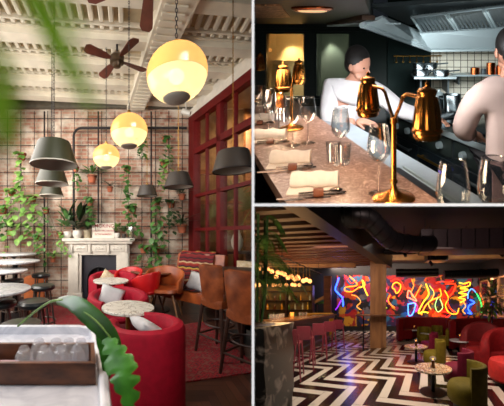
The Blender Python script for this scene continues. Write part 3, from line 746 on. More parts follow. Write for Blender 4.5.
# leather bench with kilim throw
bn = thing('leather_bench', 'tan leather high-backed bench in front of the red window', 'bench', (1.04, 4.32, 0), -.85)
mb = MB(); mb.box((0, -.02, .33), (.86, .62, .15), bev=.03); mb.build('seat', m_tan, bn)
mb = MB(); mb.box((0, .25, .64), (.90, .13, .60), bev=.045, rot=Euler((-.2, 0, 0))); mb.build('backrest', m_tan, bn)
for sx in (-1, 1):
    for sy in (-1, 1):
        mb = MB(); mb.rod((sx*.34, sy*.22, .3), (sx*.38, sy*.27, 0), .022, .014, 8); mb.build('leg', m_lwood, bn)
def stripes_mat(name, cols, scale, axis=2, rough=.9):
    if name in MATS: return MATS[name]
    m, nt, N, L = new_mat(name); b = N['Principled BSDF']; b.inputs['Roughness'].default_value = rough
    a = N.new('ShaderNodeAttribute'); a.attribute_name = 'rest'; sp = N.new('ShaderNodeSeparateXYZ'); L.new(a.outputs['Vector'], sp.inputs[0])
    M = lambda *k: math_node(nt, *k)
    o = [sp.outputs[0], sp.outputs[1], sp.outputs[2]]
    zig = M('MULTIPLY', M('PINGPONG', M('MULTIPLY', o[0 if axis != 0 else 1], 14), 1), .12)
    f = M('FRACT', M('MULTIPLY', M('ADD', o[axis], M('MULTIPLY', zig, .12)), scale))
    r = N.new('ShaderNodeValToRGB'); r.color_ramp.interpolation = 'CONSTANT'; e = r.color_ramp.elements
    while len(e) < len(cols): e.new(.5)
    for i, c in enumerate(cols): e[i].position = i/len(cols); e[i].color = (*rgb(c), 1)
    L.new(f, r.inputs[0]); L.new(r.outputs[0], b.inputs['Base Color']); MATS[name] = m; return m
m_kilim = stripes_mat('kilim', ['#6e1016', '#7c1a1c', '#33131a', '#8a1d1a', '#b08a3a', '#2a1018', '#7a1418', '#983424', '#b89c78', '#5a0e14', '#6e1016', '#381018'], 3.4)
kt = thing('kilim_throw', 'striped red and yellow kilim throw draped over the back of the leather bench', 'throw', (1.04, 4.32, 0), -.85)
mb = MB(); rows = []
prof = [(.37, .6), (.41, .9), (.385, .965), (.28, .975), (.205, .88), (.155, .65), (.11, .44), (-.12, .43), (-.3, .425)]
for x in [(-.38+.055*i) for i in range(13)]: rows.append([Vector((x, y-.006*math.sin(x*30), z+.008*math.sin(x*22+y*9))) for y, z in prof])
mb.loft(rows, cap=False, close=False); o = mb.build('cloth', m_kilim, kt, smooth=180, normals=False)
pillow('white round-edged pillow on the leather bench seat', (1.12, 4.10, .53), (-.5, .15, -.8), (.42, .15, .3))
mb = MB(); wprism(mb, 3.35, 4.0, .75, .87, .1, -.12); o = mb.build('bolster', m_cream); tag(o, 'long cream bolster lying on the window sill behind the leather bar stools', 'cushion')
# dark table and leather bar stools
dt = thing('high_table', 'dark wooden table between the leather bar stools and the window', 'table', (1.42, 3.28, 0), -.3)
mb = MB(); mb.box((0, 0, .80), (.75, .75, .04), bev=.008); mb.build('tabletop', m_dwood, dt)
mb = MB(); mb.rod((0, 0, .04), (0, 0, .78), .04); mb.build('column', m_black, dt)
mb = MB(); mb.lathe([(.001, 0), (.26, 0), (.26, .015), (.05, .04), (.001, .04)], 28); mb.build('base', m_black, dt)
def leather_stool(label, loc, rz):
    t = thing('leather_bar_stool', label, 'bar stool', loc, rz, group='brown leather bar stools')
    mb = MB(); mb.box((0, .02, .55), (.28, .32, .09), bev=.035); mb.build('seat', m_brleather, t)
    mb = MB(); rings = []
    for i in range(8):
        z = .5+.45*i/7; wd = .125+.03*math.sin(PI*.62*i/7); yb = -.13-.05*(i/7)
        rings.append([Vector((wd*math.sin(a), yb-.05*math.cos(a)*(1)+.045, z-(.02 if i == 7 else 0)*abs(math.sin(a)))) for a in [(-1.35+2.7*k/12) for k in range(13)]] +
                     [Vector(((wd-.035)*math.sin(a), yb-.05*math.cos(a)+.085, z)) for a in [(1.35-2.7*k/12) for k in range(13)]])
    mb.loft(rings); mb.build('backrest', m_brleather, t, smooth=50)
    for s in (-1, 1):
        P_ = [(s*(.127+.03*math.sin(PI*.62*i/24)), -.1-.05*i/24+.045, .53+.4*i/24) for i in range(25)]
        mb = MB(); mb.tube(P_, .004, 6, radii=[.0055 if i % 2 else .003 for i in range(25)]); mb.build('nail_trim', m_brass, t)
    for sx in (-1, 1):
        for sy in (-1, 1):
            mb = MB(); mb.rod((sx*.12, sy*.12, .52), (sx*.17, sy*.17, 0), .02, .015, 8); mb.build('leg', m_dwood, t)
    mb = MB(); q = .152
    for a, b in (((-q, -q), (q, -q)), ((q, -q), (q, q)), ((q, q), (-q, q)), ((-q, q), (-q, -q))): mb.rod((*a, .2), (*b, .2), .011, n=8)
    mb.tube([(.145*math.cos(a), .145*math.sin(a), .32) for a in [2*PI*i/16 for i in range(16)]], .01, 6, cyc=True); mb.build('footrest', m_dwood, t)
leather_stool('brown leather bar stool seen whole, left one in front of the window', (.98, 2.84, 0), -1.0)
leather_stool('nearest brown leather bar stool, at the far right end of the dark high table', (1.08, 2.38, 0), -.95)
# fan palm in a white vase beyond the glass
fpn = thing('fan_palm', 'fan palm leaves in a white vase on a stand beyond the red window', 'potted plant', (at(237, 240, 5.1).x, 5.1, 0))
mb = MB(); mb.bx(-.3, .3, -.15, .15, .9, .95, .01); mb.bx(-.27, -.22, -.12, .12, 0, .9); mb.bx(.22, .27, -.12, .12, 0, .9); mb.build('stand', m_dwood, fpn)
mb = MB(); mb.lathe([(.05, .95), (.1, 1.05), (.11, 1.15), (.05, 1.3), (.04, 1.36), (.03, 1.36), (.03, 1.3), (.001, 1.28)], 20); mb.build('vase', m_wpot, fpn)
for k, (ox, oz, rr) in enumerate(((-.05, 1.95, .42), (.3, 1.8, .3), (-.35, 1.65, .26))):
    mb = MB()
    for i in range(17):
        a = -.4+(PI+.8)*i/16; mb.leaf((ox, -.02*k, oz), (math.cos(a), -.12, math.sin(a)), (0, -1, 0), rr, .045, .1, 3, .3)
    mb.tube([(0, 0, 1.3), (ox*.5, 0, 1.3+(oz-1.3)*.5), (ox, -.02*k, oz)], .008, 6); mb.build('frond', mat('straw_green', '#77703a', .6), fpn, normals=False)
# ---- bar tables and black stools on the left
def bar_table(label, u_c, v, z, r):
    y = R.f*(R.e-z)/(v-R.cy)
    t = thing('marble_bar_table', label, 'table', ((u_c-R.cx)/R.f*y, y, 0), group='round marble tables along the left')
    mb = MB(); mb.lathe([(.001, z-.03), (r-.012, z-.03), (r, z-.02), (r, z-.005), (r-.006, z), (.001, z)], 44); mb.build('tabletop', m_gmarble, t)
    mb = MB(); mb.rod((0, 0, .03), (0, 0, z-.03), .028, n=14); mb.lathe([(.03, z-.08), (.13, z-.032), (.001, z-.03)], 16); mb.build('column', m_black, t)
    mb = MB(); mb.lathe([(.001, 0), (.22, 0), (.22, .015), (.05, .04), (.001, .04)], 28); mb.build('base', m_black, t)
bar_table('nearest grey-veined round marble table at the left edge', -4, 288.5, .72, .33)
bar_table('second nearest round marble table at the left edge, at stool height', 3, 270, .76, .33)
bar_table('third round marble table at the left, just above the second one', 16, 260.5, .853, .36)
bar_table('farthest round marble table at the left, closest to the trellis', 14, 253.5, .91, .40)
def round_stool(label, u, v, z=.66, r=.14):
    y = R.f*(R.e-z)/(v-R.cy)
    t = thing('round_bar_stool', label, 'bar stool', ((u-R.cx)/R.f*y, y, 0), random.uniform(0, 1), group='black-seated round stools at the marble tables')
    mb = MB(); mb.lathe([(.001, z-.07), (r-.02, z-.07), (r, z-.055), (r+.004, z-.03), (r-.01, z-.008), (r-.05, z), (.001, z)], 32); mb.build('seat', m_blackseat, t)
    for k in range(4):
        a = PI/4+k*PI/2; mb = MB(); mb.rod((.09*math.cos(a), .09*math.sin(a), z-.07), (.17*math.cos(a), .17*math.sin(a), 0), .011, .011, 8); mb.build('leg', m_chrome, t)
    mb = MB(); mb.tube([(.147*math.cos(a), .147*math.sin(a), .22) for a in [2*PI*i/20 for i in range(20)]], .009, 6, cyc=True); mb.build('footrest', m_chrome, t)
round_stool('black round stool nearest the grey foreground counter', 21, 322)
round_stool('black round stool with brown legs, second nearest, right of the nearest marble table', 34, 299.5)
round_stool('black round stool third nearest, in front of the terracotta planter', 43, 284)
round_stool('farthest black round stool, closest to the fireplace', 41, 273)
round_stool('black round stool tucked behind the second marble table', 13, 279, .64)
round_stool('black round stool at the far left edge under the marble tables', 1, 300, .62)
mb = MB(); p = at(36, 286, 4.75); mb.bx(-.17, .17, -.12, .12, 0, .52, .015); mb.bx(-.15, .15, -.1, .1, .5, .53); o = mb.build('planter_box', mat('orange_terracotta', '#d0743e', .8, var=.1)); o.location = (p.x, 4.75, 0); tag(o, 'orange terracotta box standing behind the black stools', 'planter')
# ---- rugs
def rug(label, pts, seed):
    mb = MB(); n = len(pts); mb.prism(pts, .001, .012)
    m = bpy.data.materials.get('persian_rug')
    if not m:
        m, nt, N, L = new_mat('persian_rug'); b = N['Principled BSDF']; b.inputs['Roughness'].default_value = .95
        v = rest(nt); t1 = N.new('ShaderNodeTexVoronoi'); t1.inputs['Scale'].default_value = 15; t1.feature = 'F1'; t1.distance = 'MANHATTAN'; t1.inputs['Randomness'].default_value = .6; L.new(v, t1.inputs['Vector'])
        r = N.new('ShaderNodeValToRGB'); r.color_ramp.interpolation = 'CONSTANT'; e = r.color_ramp.elements
        cs = ['#8e5a4a', '#1f1a2c', '#6a0f16', '#82141c', '#93202a', '#5a0c14', '#7c3a36']
        while len(e) < len(cs): e.new(.5)
        for i, c in enumerate(cs): e[i].position = (0, .12, .22, .34, .5, .66, .8)[i]; e[i].color = (*rgb(c), 1)
        L.new(t1.outputs['Distance'], r.inputs[0]); L.new(r.outputs[0], b.inputs['Base Color'])
    o = mb.build('persian_rug', m); tag(o, label, 'rug'); return o
rug('red patterned oriental rug on the parquet beside the nearest red armchair', [tuple(on(150, 330)[:2]), tuple(on(205, 322)[:2]), tuple(on(262, 372)[:2]), tuple(on(150, 388)[:2])], 1)
rug('red oriental rug on the floor between the black stools and the fireplace', [tuple(on(46, 306)[:2]), tuple(on(84, 306)[:2]), tuple(on(88, 336)[:2]), tuple(on(20, 336)[:2])], 2)
# ---- foreground counter with the tray of tumblers
CH = EYE-.42
ct = thing('service_counter', 'pale grey rounded-corner counter top in the left foreground', 'counter', (0, 0, 0))
mb = MB(); mb.prism([(-.75, .5), (-.02, .5)]+[tuple(at(104, 350, .98)[:2])]+[(-.105+.06*math.cos(a)-.02, 1.14+.06*math.sin(a)) for a in (0, .5, 1.0, 1.5)]+[(-.75, 1.17)], CH-.03, CH)
mb.build('worktop', marble_mat('pale_grey_stone', '#d9dae2', '#c4c6d0', 5, .35, .1), ct)
mb = MB(); path = [(-.75, 1.17, 0, 1), (-.45, 1.17, 0, 1), (-.2, 1.17, .15, 1), (-.135, 1.14, .6, .8), (-.105, 1.06, 1, .3), (-.085, .95, 1, 0), (-.06, .85, 1, 0), (-.03, .6, 1, 0)]
shell(mb, path, .03, CH-.05, CH+.035, .4); mb.build('raised_rim', m_gmarble if False else MATS['pale_grey_stone'], ct)
mb = MB(); mb.prism([(-.75, .5), (-.05, .5), (-.12, 1.05), (-.16, 1.12), (-.75, 1.12)], 0, CH-.03); mb.build('cabinet', m_white, ct)
ty = .752
tray = thing('wooden_tray', 'dark wooden tray holding tumblers on the foreground counter', 'tray', (0, 0, CH))
m_tray = wood_mat('tray_wood', '#3c1c10', '#8a5230', (12, 8, 30), .5)
x1a, x1b = -.085, -.105
mb = MB(); mb.bx(-.5, x1a, ty, ty+.012, .002, .063, .002); mb.build('front_board', m_tray, tray)
mb = MB(); mb.bx(-.5, x1b, ty+.135, ty+.147, .002, .063, .002); mb.build('back_board', m_tray, tray)
mb = MB(); mb.prism([(x1a-.012, ty+.012), (x1a, ty+.012), (x1b, ty+.135), (x1b-.012, ty+.135)], .002, .063); mb.build('side_board', m_tray, tray)
mb = MB(); mb.prism([(-.5, ty+.01), (x1a-.01, ty+.01), (x1b-.01, ty+.137), (-.5, ty+.137)], .002, .008); mb.build('bottom_board', m_tray, tray)
m_tumb = lit_glass('tumbler_glass', '#fbfcff', .82, 0)
def tumbler(u, vb, label):
    SCT = 1.12
    y = .785 if vb > 362 else (.84 if vb > 356 else .868)
    t = thing('tumbler', label, 'glass', ((u-126)/270*y, y, CH+.009), group='upturned tumblers in the wooden tray', sc=SCT)
    mb = MB(); mb.lathe([(.021, 0), (.0225, .03), (.0215, .055), (.017, .066), (.013, .068), (.001, .068)], 20, cap=False)
    mb.build('bowl', m_tumb, t)
    mb = MB(); mb.lathe([(.012, .068), (.014, .073), (.011, .078), (.001, .078)], 16, cap=False); mb.build('foot', m_tumb, t)
for u, vb, lb in ((24, 365, 'upturned tumbler standing alone at the left in the wooden tray'), (45, 365, 'upturned tumbler in the front row of the tray, second from the left'), (61, 365, 'upturned tumbler in the front row of the tray, third from the left'), (77, 365, 'upturned tumbler at the right end of the front row in the tray'),
                  (39, 357, 'upturned tumbler in the back row of the tray, leftmost of that row'), (56, 357, 'upturned tumbler in the back row of the tray, second of that row'), (69, 357, 'upturned tumbler in the back row of the tray, third of that row'), (81, 357, 'upturned tumbler in the back corner of the tray')): tumbler(u, vb, lb)
mb = MB(); mb.bx(-.33, -.27, .79, .86, 0, .014, .004); o = mb.build('folded_napkin', mat('pink_paper', '#c9a5a8', .8)); o.location = (-.07, 0, CH+.009); tag(o, 'folded pink and white paper napkins lying at the left end of the tray', 'napkin')
# ---- big banana-like plant in the foreground
bp = thing('banana_plant', 'large glossy green leaf plant arching over the foreground counter', 'plant', (-.02, .95, CH-.0))
def blade(mb, pts, wd, notch=0, seed=1, nrm=(0, -.4, 1)):
    """broad leaf along a midrib, edges torn into lobes"""
    rd = random.Random(seed); pts = [Vector(p) for p in pts]; n = len(pts); nrm = Vector(nrm).normalized()
    A = []
    for i, p in enumerate(pts):
        t = i/(n-1); d = (pts[min(i+1, n-1)]-pts[max(i-1, 0)]).normalized(); s = d.cross(nrm).normalized()
        w_ = wd*max(.02, math.sin(PI*min(1, t*.92+.06))**.7); wl = w_*(1-(notch*.75 if (i % 3 == 2) else 0)*rd.random()); wr = w_*(1-(notch*.75 if (i % 3 == 1) else 0)*rd.random())
        dn = d.cross(s).normalized()
        A.append([mb.bm.verts.new(p+s*wl+dn*.12*wl), mb.bm.verts.new(p+s*wl*.5-dn*.03*wl), mb.bm.verts.new(p), mb.bm.verts.new(p-s*wr*.5-dn*.03*wr), mb.bm.verts.new(p-s*wr+dn*.12*wr)])
    for a, b in zip(A, A[1:]):
        for k in range(4): mb.bm.faces.new((a[k], a[k+1], b[k+1], b[k]))
    return mb
def rel(u, v, y): p = at(u, v, y); return Vector((p.x+.02, p.y-.95, p.z-CH))
def curve(P, n):
    """smooth path through control points"""
    P = [Vector(p) for p in P]; out = []; m = len(P)
    for i in range(m-1):
        p0, p1, p2, p3 = P[max(i-1, 0)], P[i], P[i+1], P[min(i+2, m-1)]
        for k in range(n):
            t = k/n; out.append(.5*((2*p1)+(p2-p0)*t+(2*p0-5*p1+4*p2-p3)*t*t+(3*p1-p0-3*p2+p3)*t**3))
    return out+[P[-1]]
m_ban = mat('banana_leaf', '#356d1a', .3, scale=14, col2='#1f4710', coat=.2)
m_ban2 = mat('banana_leaf_bright', '#4d9a2a', .35, scale=14, col2='#1f5a14', coat=.2)
mb = MB(); blade(mb, curve([rel(57, 300, .86), rel(74, 303, .82), rel(95, 320, .78), rel(110, 336, .75), rel(120, 352, .73)], 6), .030, .1, 3, (-.3, -.6, .6)); mb.build('leaf_blade', m_ban, bp, smooth=180, normals=False)
mb = MB(); blade(mb, curve([rel(106, 338, .74), rel(117, 358, .7), rel(126, 380, .66), rel(132, 412, .62)], 7), .040, .9, 5, (.1, -1, .3)); mb.build('leaf_blade', m_ban2, bp, smooth=180, normals=False)
mb = MB(); blade(mb, curve([rel(98, 332, .8), rel(106, 352, .78), rel(108, 380, .76)], 6), .02, .3, 6, (.3, -1, .2)); mb.build('leaf_blade', m_ban2, bp, smooth=180, normals=False)
mb = MB(); mb.tube(curve([rel(18, 326, .98), rel(36, 311, .93), rel(50, 302, .88), rel(62, 300, .85)], 6), .004, 8); mb.tube(curve([rel(62, 300, .85), rel(95, 320, .775), rel(120, 352, .725)], 8), .0026, 6); mb.build('stalk', m_leaf2, bp)
# ---- out-of-focus palm frond close to the camera, top left
org = at(-60, -80, .07)
pf = thing('palm_frond', 'blurred green palm frond hanging very close across the top left', 'plant', org)
def rl(u, v, y): return at(u, v, y)-org
m_near = lit_glass('glowing_near_leaf', '#6c9a2c', .12, .02)  # leaf given a faint glow of its own, though no lamp
for pts, wd in (([rl(0, -60, .06), rl(25, -15, .06), rl(48, 22, .06), rl(70, 66, .06), rl(96, 112, .06)], .0030), ([rl(-10, -70, .065), rl(40, -30, .065), rl(62, 0, .065), rl(84, 38, .065)], .002),
                ([rl(-40, 40, .06), rl(-10, 84, .06), rl(4, 118, .06), rl(6, 150, .06)], .0028), ([rl(-50, 0, .06), rl(-20, 40, .06), rl(6, 62, .06), rl(16, 100, .06)], .0016)):
    mb = MB(); blade(mb, curve(pts, 6), wd, 0, 1, (0, -1, .1)); mb.build('leaflet', m_near, pf, smooth=180, normals=False)
mb = MB(); mb.tube([rl(-60, -80, .07), rl(-10, -70, .065), rl(0, -60, .06), rl(-40, 40, .06)], .0006, 5); mb.build('midrib', m_near, pf)

# ================================================================== UPPER RIGHT ROOM: kitchen counter
use(KIT); at = KIT.at; on = KIT.on
CT = 1.10
m_dgreen = mat('dark_green_paint', '#1c2421', .45, var=.08)
m_dceil = mat('grey_green_ceiling', '#35362e', .5, var=.06)
m_steel = mat('brushed_steel', '#a9b8ba', .38, metal=.55, var=.08, scale=3)
m_steel_d = mat('dark_steel', '#4a5355', .4, metal=.6, var=.1)
m_gold = mat('polished_brass', '#cf8a42', .27, metal=1, var=.08, scale=20)
m_copper = mat('copper', '#b8663a', .25, metal=1, var=.1)
m_tile = brick_mat('white_wall_tile', '#dcd9c8', '#d2cebb', '#5a574c', .072, .072, 'xz', .004, .3, rough=.25, off=0.)
m_stone = marble_mat('warm_stone', '#c2a294', '#7c5a4e', 26., .35, .2)
m_jacket = mat('white_chef_cotton', '#d8d3d4', .8, var=.04)
m_apron = mat('dark_apron', '#17161b', .8, var=.1)
m_skin = mat('skin', '#c08a72', .5, var=.05)
m_hair = mat('dark_hair', '#120d0b', .6, var=.2)
m_rangeb = mat('range_enamel', '#1a2326', .35, var=.08)
BY = 4.2
mb = MB(); mb.bx(-4, 4, .3, BY+1.2, -.05, 0); struct('floor', mb, m_dgreen)
# ceiling panels
mb = MB(); mb.bx(-4, -.05, .7, BY+.9, 1.745, 1.8); struct('ceiling', mb, m_dceil)
mb = MB(); mb.bx(-4, 4, .3, BY+.9, 2.3, 2.4); struct('ceiling', mb, m_dceil)
mb = MB(); mb.bx(-.10, -.05, .7, BY, 1.745, 2.3); struct('trim_2', mb, m_dgreen)
mb = MB(); p0, p1 = at(262, 3, 1.7), at(303, 18, 2.9); mb.prism([(-.78, 1.72), (-.42, 1.72), (-.60, 2.75), (-1.05, 2.75)], 1.738, 1.746)
struct('ceiling_grille', mb, cells_mat('copper_mesh', ['#8a6a50', '#4a3a2c', '#b08a6a', '#6a5040'], 60, .5))
lf = thing('ceiling_light', 'round recessed ceiling light above the kitchen window, far left of the hood', 'ceiling light', (at(325, 8, 2.35).x, 1.9, 1.74))
mb = MB(); mb.lathe([(.001, -.012), (.085, -.012), (.1, -.004), (.1, .004), (.001, .004)], 28); mb.build('rim', m_copper, lf)
mb = MB(); mb.lathe([(.001, -.018), (.06, -.016), (.07, -.012), (.001, -.011)], 28); mb.build('lens', glow('warm_lens', '#ffcf9a', .7), lf)
# brown beam with pale slats under it
mb = MB(); mb.prism([(-.50, 3.9), (-.36, 3.95), (-.02, 2.6), (-.10, 2.5)], 1.715, 1.745); struct('ceiling_beam', mb, mat('brown_beam', '#3a2a20', .5))
sv = thing('slatted_vent', 'pale slatted vent under the brown ceiling beam beside the hood', 'vent', (-.25, 3.2, 1.70))
for i in range(5):
    mb = MB(); mb.box((.06*i, -.12*i+.1, 0), (.34, .035, .012), rz=-.1); mb.build('slat', m_steel, sv)
# back wall with two lit windows
mb = MB(); z0, z1 = .98, 1.655
xs_ = [(265-378)/400*BY, (305-378)/400*BY, (315.5-378)/400*BY, (350-378)/400*BY]
mb.bx(-4, xs_[0], BY, BY+.12, 0, 1.8); mb.bx(xs_[1], xs_[2], BY, BY+.12, 0, 1.8); mb.bx(xs_[3], .1, BY, BY+.12, 0, 1.8)
mb.bx(xs_[0], xs_[1], BY, BY+.12, 0, z0); mb.bx(xs_[2], xs_[3], BY, BY+.12, 0, z0); mb.bx(xs_[0], xs_[1], BY, BY+.12, z1, 1.8); mb.bx(xs_[2], xs_[3], BY, BY+.12, z1, 1.8)
struct('wall_back', mb, m_dgreen)
mb = MB()
for a, b in ((-1.7, -1.30), (-1.24, -.7), (-.74, -.25), (-.2, .1)):
    for x in (a, b): mb.bx(x, x+.02, BY-.02, BY, .2, .9, .004)
    for z in (.2, .88): mb.bx(a, b, BY-.02, BY, z, z+.02, .004)
mb.bx(-4, .2, BY-.03, BY, 1.67, 1.70, .005); mb.bx(-4, .2, BY-.05, BY, .93, .97, .005); struct('trim_3', mb, m_dgreen)
m_frost = bpy.data.materials.new('reeded_glass'); m_frost.use_nodes = True
nt = m_frost.node_tree; nt.nodes.remove(nt.nodes['Principled BSDF'])
a_ = nt.nodes.new('ShaderNodeBsdfTransparent'); b_ = nt.nodes.new('ShaderNodeBsdfTranslucent'); g_ = nt.nodes.new('ShaderNodeBsdfGlossy'); g_.inputs['Roughness'].default_value = .15
x1 = nt.nodes.new('ShaderNodeMixShader'); x1.inputs[0].default_value = .35; x2 = nt.nodes.new('ShaderNodeMixShader'); x2.inputs[0].default_value = .12
a_.inputs[0].default_value = (.8, .8, .72, 1); b_.inputs[0].default_value = (.6, .6, .5, 1)
nt.links.new(a_.outputs[0], x1.inputs[1]); nt.links.new(b_.outputs[0], x1.inputs[2]); nt.links.new(x1.outputs[0], x2.inputs[1]); nt.links.new(g_.outputs[0], x2.inputs[2]); nt.links.new(x2.outputs[0], nt.nodes['Material Output'].inputs[0])
m_beige = mat('beige_plaster', '#8f7a5a', .8, var=.08, scale=3); m_teal = mat('teal_plaster', '#4a5c5a', .8, var=.08, scale=3)
for n_, (xa, xb, mm) in enumerate(((xs_[0], xs_[1], m_beige), (xs_[2], xs_[3], m_teal))):
    mb = MB()
    for x in (xa, xb-.012): mb.bx(x, x+.012, BY-.01, BY+.02, z0, z1)
    for z in (z0, z1-.012): mb.bx(xa, xb, BY-.01, BY+.02, z, z+.012)
    wf = struct('window_%d' % (n_+2), mb, m_dgreen)
    mb = MB(); mb.bx(xa+.01, xb-.01, BY+.03, BY+.036, z0, z1); mb.build('pane', m_frost, wf)
    mb = MB(); mb.bx(xa-.02, xb+.02, BY+.5, BY+.55, z0-.2, z1+.1); mb.bx(xa-.04, xa-.01, BY+.12, BY+.5, z0-.2, z1+.1); mb.bx(xb+.01, xb+.04, BY+.12, BY+.5, z0-.2, z1+.1); mb.bx(xa-.02, xb+.02, BY+.12, BY+.5, z0-.22, z0-.02); mb.bx(xa-.02, xb+.02, BY+.12, BY+.5, z1+.06, z1+.1)
    if n_ == 0: mb.bx(xa, xb, BY+.3, BY+.5, 1.30, 1.345)  # ledge added to show as a bright band behind the pane
    struct('niche_beyond', mb, mm)
spot('niche_light', (-.98, BY+.3, 1.66), (-.96, BY+.5, 1.2), 120, 95, (1, .75, .42))
spot('niche_light', (-.52, BY+.36, 1.66), (-.52, BY+.5, 1.3), 50, 70, (1, .9, .75))
hb = thing('reflection_bulb', 'small glowing bulb behind the left kitchen window, standing in for a lamp reflection', 'bulb', (at(270, 50, BY+.2).x, BY+.2, at(270, 50, BY+.2).z))  # bulb added to imitate a lamp's reflection in the pane
mb = MB(); mb.ball((0, 0, 0), .022); mb.build('bulb', glow('amber_bulb', '#ffb45e', 2.5), hb)
mb = MB(); mb.rod((0, 0, .02), (0, 0, .22), .004); mb.ball((0, 0, .09), .014); mb.build('cord', m_brass, hb)
# tile wall, steel panel between
TX = (431-378)/400*BY
mb = MB(); mb.bx(.1, TX, BY-.02, BY+.1, 0, 2.3); struct('wall_back_panel', mb, mat('dark_teal_panel', '#24312f', .3, metal=.4, var=.1))
mb = MB(); mb.bx(TX, 4, BY-.02, BY+.1, 0, 2.3); struct('wall_back_tiled', mb, m_tile)
mb = MB(); mb.bx(3.9, 4, .7, BY, 0, 2.3); struct('wall_right', mb, m_dgreen)
# hood: sloping steel canopy with three baffle filters
hd = thing('extractor_hood', 'large brushed steel extractor hood over the cooking range', 'extractor hood', at(430, 50, 3.95))
ho = at(430, 50, 3.95)
def hq(mb, P, t=.02):
    """steel sheet through four image-independent corner points"""
    P = [Vector(p)-ho for p in P]; n = (P[1]-P[0]).cross(P[2]-P[0]).normalized()*t
    return mb.loft([P, [p+n for p in P]])
c_near_top, c_near = at(384, 18, 2.7), at(362, 25, 2.6)
c_far = Vector((.513, 3.95, 1.482)); c_right = Vector((2.3, 3.95, 1.50))
i_far, i_right = Vector((.385, 3.8, 1.66)), Vector((2.0, 3.8, 1.745))
mb = MB(); hq(mb, [c_near, c_near_top, i_far, c_far]); mb.build('left_canopy_sheet', m_steel, hd, smooth=0)
mb = MB(); hq(mb, [c_far, i_far, i_right, c_right]); mb.build('rear_canopy_sheet', m_steel, hd, smooth=0)
mb = MB(); mb.tube([c_near-ho, c_far-ho, c_right-ho], .022, 6); mb.build('bottom_rim', m_steel, hd)
f0, f1, f2, f3 = Vector((.25, 3.1, 1.76)), Vector((.62, 2.75, 1.84)), Vector((1.1, 3.55, 1.72)), Vector((.40, 3.78, 1.655))
f1 = Vector((1.05, 2.9, 1.85)); f2 = Vector((1.45, 3.78, 1.72))
for k in range(3):
    a, b = k/3+.012, (k+1)/3-.012
    A, B, Cc, Dd = f0.lerp(f1, a), f0.lerp(f1, b), f3.lerp(f2, b), f3.lerp(f2, a)
    fm = MB()
    for p, q in ((A, B), (B, Cc), (Cc, Dd), (Dd, A)): fm.rod(p-ho, q-ho, .012, n=6)
    fr = fm.build('filter_frame', m_steel, hd)
    bm2 = MB()
    for j in range(9):
        t = (j+.5)/9; p, q = A.lerp(B, t)-ho, Dd.lerp(Cc, t)-ho; dd = (B-A).normalized()*.013
        bm2.loft([[p-dd, p+dd*.2+Vector((0, 0, .02)), p+dd], [q-dd, q+dd*.2+Vector((0, 0, .02)), q+dd]])
    bm2.build('filter_baffles', m_steel_d, fr)
mb = MB(); hq(mb, [f0+Vector((-.3, -.2, .06)), f1+Vector((.4, -.2, .06)), f2+Vector((.8, .1, .07)), f3+Vector((-.1, .1, .07))], .03); mb.build('inner_lining', m_steel_d, hd, smooth=0)
# ---- the guests' counter
dC = -.44
def lx(y): return -.544-.49*(y-1.754)
def rx(y): return .012-.433*(y-1.626)
cn = thing('stone_counter', 'long pinkish-brown stone counter top set for guests', 'counter', (0, 0, 0))
mb = MB(); mb.prism([(lx(.7), .7), (rx(.7), .7), (rx(3.5), 3.5), (lx(3.5), 3.5)], CT-.035, CT); mb.build('stone_top', m_stone, cn)
mb = MB(); mb.prism([(lx(.7)+.05, .7), (rx(.7)-.02, .7), (rx(3.45)-.02, 3.45), (lx(3.45)+.05, 3.45)], 0, CT-.035); mb.build('counter_body', m_black, cn)
kp = thing('steel_ledge', 'lower stainless preparation ledge along the kitchen side of the stone counter', 'counter', (0, 0, 0))
def kx(y): return .104-.438*(y-2.07)
mb = MB(); mb.prism([(rx(.7), .7), (kx(.7), .7), (kx(3.4), 3.4), (rx(3.4), 3.4)], .99, 1.02); mb.build('ledge_top', mat('pale_steel', '#93a0aa', .45, metal=.1, var=.05), kp)
mb = MB(); mb.prism([(rx(.7)+.07, .7), (rx(.7)+.15, .7), (rx(1.78)+.15, 1.78), (rx(1.78)+.07, 1.78)], 1.0, 1.024); mb.build('sunken_channel', m_black, kp)
mb = MB(); mb.prism([(rx(.7)+.165, .7), (rx(.7)+.175, .7), (rx(1.78)+.175, 1.78), (rx(1.78)+.165, 1.78)], 1.0, 1.03); mb.build('channel_lip', m_steel, kp)
mb = MB(); mb.prism([(rx(.7), .7), (kx(.7)-.02, .7), (kx(3.4)-.02, 3.4), (rx(3.4), 3.4)], 0, .99); mb.build('ledge_body', m_dgreen, kp)
